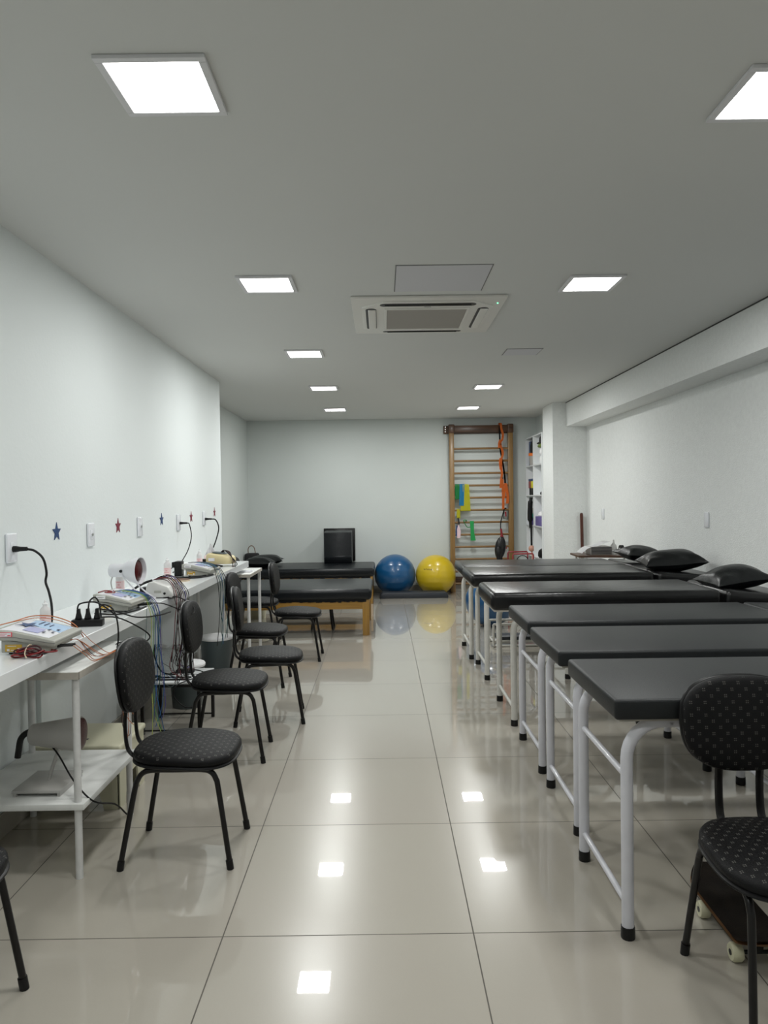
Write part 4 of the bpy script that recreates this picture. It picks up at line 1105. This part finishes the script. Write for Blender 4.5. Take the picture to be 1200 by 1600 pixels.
tp = thing('wall_adapter', 'black power adapter standing at the left side of the farther beige device', 'adapter', (-1.455, 5.27, ZC))
a = MB(); a.box(-.025, .025, -.04, .04, 0, .105, bev=.006); a.box(-.045, -.02, -.03, .02, .06, .10, bev=.005); obj('adapter_body', a, M['black'], tp)
a = MB(); a.tube([(-.02, -.02, .08), (-.04, -.1, .05), (-.07, -.15, .006), (-.09, -.18, .005)], .0035, 6); obj('cord', a, M['cable'], tp)

# device C: white rounded machine
t = thing('electrotherapy_device', 'white rounded electrotherapy device under a mass of dark red leads', 'medical device', (-1.232, 4.15, ZC), math.radians(-3))
a = MB(); a.prism([(-.075, 0), (.078, 0), (.076, .030), (.055, .062), (-.02, .088), (-.055, .088), (-.068, .06)], -.10, .10, 'y', bev=.009); obj('case', a, M['dev_w'], t)
a = MB(); a.box(-.02, .02, -.1025, -.098, .028, .042); obj('port_panel', a, M['dev'], t)
a = MB(); a.lathe([(0, -.004), (.0065, -.004), (.0065, .004), (0, .004)], 14, (.038, -.101, .026), 'y'); obj('jack', a, M['black'], t)
a = MB(); a.box(-.077, .073, -.102, .10, -.0, .004); obj('base_gasket', a, M['black'], t, smooth=False)
for k in range(11):
    m_ = ['dred', 'red', 'cable', 'dred', 'cable', 'dred', 'dred', 'purple_w', 'cable', 'dred', 'cable'][k]
    yy = -.07 + .022 * k; q1 = J(.03); q2 = J(.04)
    P = [(-.05, yy * .5, .094), (.0, yy * .6, .098 + .008 * (k % 3)), (.04, yy * .7, .088 + .008 * (k % 2)), (.070, yy * .8, .05), (.084 + .004 * (k % 4), yy, -.01), (.092 + J(.008), yy + q1, -.12), (.085 + J(.015), yy + q1 + q2, -.26), (.085 + J(.03), yy - .04 + q1, -.38), (.09 + J(.03), yy - .02 + q2, -.44 + J(.04)), (.10 + J(.02), yy + .04, -.40 + J(.04)), (.09 + J(.02), yy + .05, -.27 + J(.08))]
    a = MB(); a.tube(P, .0021, 6); obj('lead_wire', a, M[m_], t)
a = MB(); a.tube([(-.06, -.02, .09), (-.09, -.05, .080), (-.12, -.10, .06), (-.15, -.16, .02)], .007, 8); a.box(-.115, -.075, -.07, .0, .003, .055, bev=.006); obj('plug_block', a, M['black'], t)

# device E: yellowed machine
t = thing('electrotherapy_device', 'yellowed electrotherapy device with a dark top at the far end of the counter', 'medical device', (-1.320, 6.02, ZC), math.radians(-8))
a = MB(); pad(a, rounded_outline(-.115, .115, .085, .095, e=3.2), .022, .092, .012, lambda u, v, w_: Vector((u, v, w_ - .12 * u * (w_ > .05)))); obj('case', a, M['dev_y'], t)
a = MB(); pad(a, rounded_outline(-.06, .06, .05, .05, e=2.6), .103, .112, .004, lambda u, v, w_: Vector((u - .01, v, w_ - .12 * u))); obj('control_panel', a, M['bin'], t)
a = MB(); a.box(-.07, -.02, -.094, -.088, .048, .072); obj('front_label', a, M['sticker_w'], t)
a = MB(); a.tube([(-.12, -.11, .008), (0, -.13, .010), (.05, -.11, .010), (-.02, -.10, .016), (-.11, -.09, .010)], .008, 6); obj('coiled_cord', a, M['cable'], t)
for k in range(4):
    a = MB(); a.tube([(.0 + .01 * k, 0, .112), (.03, -.01, .130), (.08, -.02 * k, .11), (.115 + .012 * k, -.05, .03), (.13 + .008 * k, -.10, .004)], .0032, 6); obj('lead_wire', a, M[['cable', 'dred', 'cable', 'cable'][k]], t)
a = MB(); a.box(-.165, -.122, -.06, .0, .0, .060, bev=.006); obj('plug_block', a, M['black'], t)

# power strip with plugs
t = thing('power_strip', 'black power strip with three plugs on the counter', 'power strip', (-1.268, 3.17, ZC), math.radians(8))
a = MB(); a.box(-.066, .062, -.025, .025, 0, .030, bev=.004); obj('strip_body', a, M['black'], t)
for k in range(3):
    x = -.040 + .038 * k
    a = MB(); a.prism([(x - .014, .030), (x + .014, .030), (x + .007, .058), (x + .006, .075), (x - .006, .075), (x - .007, .058)], -.010, .010, 'y', bev=.002)
    pg = obj('plug', a, M['black'], t)
for k, P in enumerate([[(-.045, 0, .075), (-.035, 0, .095), (.0, .02, .10), (.03, .05, .09), (.07, .09, .05), (.10, .12, .01)],
                       [(.0, 0, .075), (.004, .01, .105), (.02, .03, .118), (.03, .06, .09), (.03, .10, .02)],
                       [(.045, 0, .075), (.06, .01, .088), (.10, .0, .07), (.125, -.03, .02), (.13, -.04, -.05), (.125, -.05, -.10)],
                       [(.045, .01, .07), (.10, .06, .05), (.18, .12, .012), (.26, .20, .006), (.30, .30, .006)],
                       [(.02, .03, .03), (.10, .08, .02), (.19, .10, -.03), (.23, .14, -.08), (.20, .10, -.10), (.12, .05, -.085), (.10, .0, -.10)]]):
    a = MB(); a.tube(P, .0035, 6); obj('cord', a, M['cable'], t)

# little dish and white boxes
t = thing('small_dish', 'small round cream dish with brown rim on the counter before the farther device', 'dish', (-1.345, 4.92, ZC))
a = MB(); a.lathe([(0, 0), (.055, 0), (.060, .010), (.056, .010), (.05, .004), (0, .004)], 28); obj('dish', a, M['rubber'], t)
a = MB(); a.lathe([(.052, .010), (.058, .0115), (.052, .013), (.046, .0115)], 28); obj('rim', a, M['brown'], t)
a = MB(); a.box(-1.575, -1.50, 5.70, 5.82, ZC, ZC + .05, bev=.003)
single('white_box', a, M['paper'], 'small white cardboard box against the wall behind the farther device', 'box')
a = MB(); a.box(-1.24, -1.14, 6.37, 6.45, .7725, .784, bev=.001)
single('note_pad', a, M['sticker_w'], 'small cream notepad on the white end table', 'notepad')
t = thing('tissue_pack', 'pack with a white tissue sticking up at the far end of the counter', 'tissue pack', (-1.47, 6.32, ZC))
a = MB(); a.box(-.05, .05, -.05, .05, 0, .07, bev=.01); obj('pack', a, M['liquid'], t)
a = MB(); a.grid(lambda i, j: Vector(((i - .5) * .11 * (1 - .75 * j) + .01 * j, .02 * math.sin(i * 9 + j * 3), .065 + .11 * j - .04 * i * j)), 12, 10); bmesh.ops.solidify(a.bm, geom=a.bm.faces[:], thickness=.002); obj('tissue', a, M['paper'], t)

# gel bottles
def bottle(label, x, y, h, r):
    t = thing('gel_bottle', label, 'bottle', (x, y, ZC), 0, 'small milky gel bottles on the counter')
    a = MB(); a.lathe([(0, 0), (r, 0), (r, h * .66), (r * .9, h * .74), (r * .45, h * .82), (r * .42, h * .86), (0, h * .86)], 20); obj('bottle_body', a, M['bottle'], t)
    a = MB(); a.lathe([(0, h * .855), (r * .5, h * .855), (r * .5, h * .90), (r * .22, h * .93), (r * .16, h), (0, h)], 16); obj('cap', a, M['paper'], t)
    a = MB(); a.lathe([(r * 1.01, h * .12), (r * 1.02, h * .12), (r * 1.02, h * .55), (r * 1.01, h * .55)], 20); obj('label_wrap', a, M['liquid'], t)
    a = MB()
    for k, (z, l) in enumerate(((.50, 1.2), (.42, .5), (.34, 1.3), (.22, .7))):
        for j in range(6):
            an = -PI / 2 + (j - 2.5) * l * .16
            a.box(-.0016, .0016, -.0006, .0006, z * h - .002, z * h + .002, rot=Matrix.Rotation(an + PI / 2, 3, 'Z'), piv=(0, 0, 0)) if False else a.box(r * 1.03 * math.cos(an) - .0016, r * 1.03 * math.cos(an) + .0016, r * 1.03 * math.sin(an) - .0006, r * 1.03 * math.sin(an) + .0006, z * h - .0022, z * h + .0022)
    obj('label_print', a, M['inkr'], t, smooth=False)
bottle('milky bottle with pink label behind the nearest device', -1.375, 3.00, .135, .021)
bottle('milky bottle with pink label under the white infrared lamp', -1.475, 4.14, .165, .023)
bottle('milky bottle with pink label between the rounded white device and the wall', -1.465, 5.02, .150, .024)
bottle('milky bottle with pink label behind the farther beige device', -1.435, 5.78, .155, .022)

# ------------------------------------------------------------ sockets, stars and power cords on the left wall
def plate(label, y, z, kind, w_=.088, h_=.128):
    t = thing('wall_socket', label, 'wall socket', (XL, y, z), 0, 'white socket plates on the left wall')
    a = MB(); a.box(.0005, .012, -w_ / 2, w_ / 2, -h_ / 2, h_ / 2, bev=.006, seg=3); obj('plate', a, M['socket'], t)
    a = MB(); a.box(.011, .0145, -.020, .020, -.026, .026, bev=.002); obj('insert', a, M['socket'], t)
    if kind == 'tv':
        a = MB(); a.lathe([(0, .012), (.009, .012), (.008, .020), (0, .020)], 14, axis='x'); obj('jack', a, M['steel'], t)
    else:
        a = MB(); a.lathe([(0, .013), (.003, .013), (.003, .0152), (0, .0152)], 8, (0, 0, 0), 'x'); obj('pin_hole', a, M['black'], t)
plate('white wall socket with a thick black plug, nearest on the left wall', 3.19, 1.20, 'p')
plate('white wall plate with a small grey jack, between the blue and the first red star', 4.06, 1.216, 'tv')
plate('white wall plate with a small grey jack, right of the first red star', 4.885, 1.229, 'tv')
plate('white wall socket with a thin black plug, beside the second blue star', 5.815, 1.228, 'p')
plate('white wall socket with a black plug, farthest on the left wall', 6.65, 1.240, 'p')
def wall_cord(label, y, z, pts, r, pr):
    t = thing('plugged_cable', label, 'cable', (XL + .0145, y, z))
    a = MB(); a.tube([(.0, 0, 0), (.012, 0, 0), (.030, 0, 0), (.058, .004, 0)], [pr * 1.1, pr * 1.1, pr * .8, pr * .7], 10, smooth=False); obj('plug', a, M['black'], t)
    a = MB(); a.tube([(.055, .003, 0)] + [(p[0] - XL - .0145, p[1] - y, p[2] - z) for p in pts], r, 8); obj('cord', a, M['cable'], t)
wall_cord('thick black power cord hanging from the nearest wall socket', 3.19, 1.195, [(-1.505, 3.20, 1.185), (-1.475, 3.21, 1.15), (-1.462, 3.21, 1.09), (-1.462, 3.20, 1.05), (-1.44, 3.18, 1.01), (-1.42, 3.16, .95), (-1.405, 3.12, .885), (-1.40, 3.06, .868), (-1.385, 2.90, .868)], .0052, .013)
wall_cord('thin black power cord hanging from the fourth socket', 5.815, 1.222, [(-1.52, 5.82, 1.212), (-1.50, 5.80, 1.12), (-1.515, 5.76, 1.02), (-1.545, 5.70, .94), (-1.565, 5.60, .872), (-1.565, 5.50, .866)], .0040, .010)
wall_cord('black power cord hanging from the farthest socket', 6.65, 1.232, [(-1.50, 6.66, 1.222), (-1.475, 6.66, 1.15), (-1.49, 6.62, 1.05), (-1.515, 6.56, .95), (-1.52, 6.50, .868)], .0055, .011)
def star(label, y, z, m, r=.048):
    P = []
    for k in range(10):
        rr = r if k % 2 == 0 else r * .42; an = PI / 2 + k * PI / 5
        P.append((rr * math.cos(an), rr * math.sin(an)))
    a = MB(); a.prism(P, .0005, .0035, 'x')
    o = obj('star_sticker', a, m, smooth=False); o.location = (XL, y, z)
    tag(o, label, 'star sticker', 'glitter foam stars on the left wall')
star('blue foam star on the left wall, nearest the camera', 3.646, 1.249, M['star_b'])
star('red foam star on the left wall between the two plates with grey jacks', 4.494, 1.248, M['star_r'])
star('blue foam star on the left wall, second and farther blue one', 5.382, 1.262, M['star_b'])
star('red foam star on the left wall between the two far sockets', 6.215, 1.262, M['star_r'])
star('red foam star on the left wall, farthest one near the corner', 7.08, 1.285, M['star_r'])
def sw(label, y, z):
    t = thing('switch_plate', label, 'switch plate', (XR, y, z), 0, 'blank white plates on the right wall')
    a = MB(); a.box(-.012, -.0005, -.040, .040, -.062, .062, bev=.005, seg=2); obj('plate', a, M['socket'], t)
sw('white switch plate on the right wall near the pillar', 8.65, 1.182)
sw('white switch plate on the right wall above the pillows', 5.885, 1.190)

# ------------------------------------------------------------ bins, low table and clutter under the counter
def bin_(label, x, y, r, h):
    t = thing('waste_bin', label, 'bin', (x, y, 0), 0, 'grey bins with white lids under the counter')
    a = MB(); a.lathe([(0, 0), (r * .82, 0), (r * .84, .004), (r, h * .96), (r * 1.02, h * .96), (r * 1.02, h), (r * .96, h), (r * .80, .01), (0, .01)], 32); obj('bin_body', a, M['bin'], t)
    a = MB(); a.lathe([(0, h + .022), (r * .6, h + .02), (r * 1.0, h + .010), (r * 1.05, h + .001), (r * 1.04, h - .012), (r * 1.0, h - .012), (r * .97, h + .001), (0, h + .008)], 32); obj('lid', a, M['paper'], t)
bin_('small grey bin with a white lid behind the low table', -1.345, 5.02, .118, .285)
bin_('larger grey bin with a white lid under hanging leads', -1.29, 5.68, .122, .345)
t = thing('waste_bin', 'cream bucket on the floor behind the white end table', 'bucket', (-1.50, 8.75, 0))
a = MB(); a.lathe([(0, 0), (.10, 0), (.13, .25), (.135, .25), (.135, .262), (.125, .262), (.095, .01), (0, .01)], 24); obj('bin_body', a, M['cream'], t)
t = thing('low_table', 'low table with a white top and black metal frame under the counter', 'table', (-1.28, 4.58, 0))
a = MB(); a.box(-.18, .18, -.185, .185, .300, .313, bev=.002); obj('tabletop', a, M['laminate'], t)
a = MB(); a.box(-.183, .183, -.188, .188, .283, .300, bev=.002); obj('apron', a, M['black'], t)
for x in (-.170, .170):
    for y in (-.175, .175):
        a = MB(); a.box(x - .010, x + .010, y - .010, y + .010, 0, .284, bev=.001); obj('leg', a, M['tube_black'], t)
a = MB()
for y in (-.175, .175): a.box(-.17, .17, y - .004, y + .004, .018, .026)
obj('foot_rail', a, M['tube_black'], t)
t = thing('acrylic_cover', 'clear curved acrylic cover leaning by the wall on the low table', 'cover', (-1.40, 4.70, .313))
a = MB(); a.grid(lambda i, j: Vector((-.06 + .24 * i, .03 * math.sin(PI * j) - .02 * i, .17 * j)), 12, 8); bmesh.ops.solidify(a.bm, geom=a.bm.faces[:], thickness=.003); obj('clear_sheet', a, M['clear'], t)
a = MB(); a.tube([(-.06, 0, .17), (-.065, -.0, .10), (-.03, -.03, .03), (.02, -.08, .004), (.10, -.12, .003)], .005, 6); a.tube([(.05, -.005, .12), (.05, -.02, .06)], .004, 6, smooth=False); obj('black_edge', a, M['cable'], t)
t = thing('notebook', 'black folder lying on the low table under the counter', 'folder', (-1.24, 4.55, .313))
a = MB(); a.box(-.12, .06, -.11, -.095, 0, .008, bev=.002); a.box(-.12, .06, -.05, -.035, 0, .008, bev=.002); a.box(-.14, -.125, -.11, -.035, 0, .008, bev=.002); obj('black_rail', a, M['black'], t)
a = MB(); a.box(-.07, .04, .07, .12, 0, .022, bev=.004); obj('dark_case', a, M['dgrey'], t)
t = thing('electrode_clips', 'bunch of blue electrode clips at the corner of the low table', 'clips', (-1.40, 4.47, .313))
for k in range(5):
    an = k * 1.25
    a = MB(); a.tube([(0, 0, .012), (.03 * math.cos(an), .02 * math.sin(an), .02), (.055 * math.cos(an), .035 * math.sin(an), .010)], .006, 6); obj('clip', a, M['blue_w' if k % 2 else 'teal_w'], t)
for k in range(3):
    a = MB(); a.tube([(.235, -.62, .24 - .05 * k), (.25, -.5, .18 - .05 * k), (.22, -.27, .07), (.10, -.08, .05), (.01, -.01, .02)], .0013, 6); obj('lead_wire', a, M[['cable', 'blue_w', 'teal_w'][k]], t)
t = thing('tangled_cord', 'black cord tangled on the low table and looping over its edge', 'cord', (-1.2, 4.5, .313))
a = MB(); a.tube([(-.12, .05, .02), (.0, .0, .05), (.06, .06, .03), (.10, .0, .02), (.04, -.10, .015), (-.02, -.19, .0), (-.03, -.20, -.06), (.03, -.20, -.12), (.09, -.17, -.13)], .0038, 6); obj('cord', a, M['cable'], t)
a = MB(); a.tube([(-.10, .1, .10), (-.06, .04, .05), (.0, -.03, .01), (.08, -.08, .006), (.10, .0, .008), (.03, .06, .01), (-.05, .02, .006), (.02, -.08, .006)], .0018, 6); obj('thin_cord', a, M['cable'], t)
t = thing('floor_cord', 'black cord looped on the floor beside the larger bin', 'cord', (-1.52, 5.9, 0))
a = MB(); a.tube([(-.06, 0, .45), (-.02, .02, .43), (.0, 0, .36), (-.01, -.06, .30)], .005, 6); obj('cord', a, M['cable'], t)
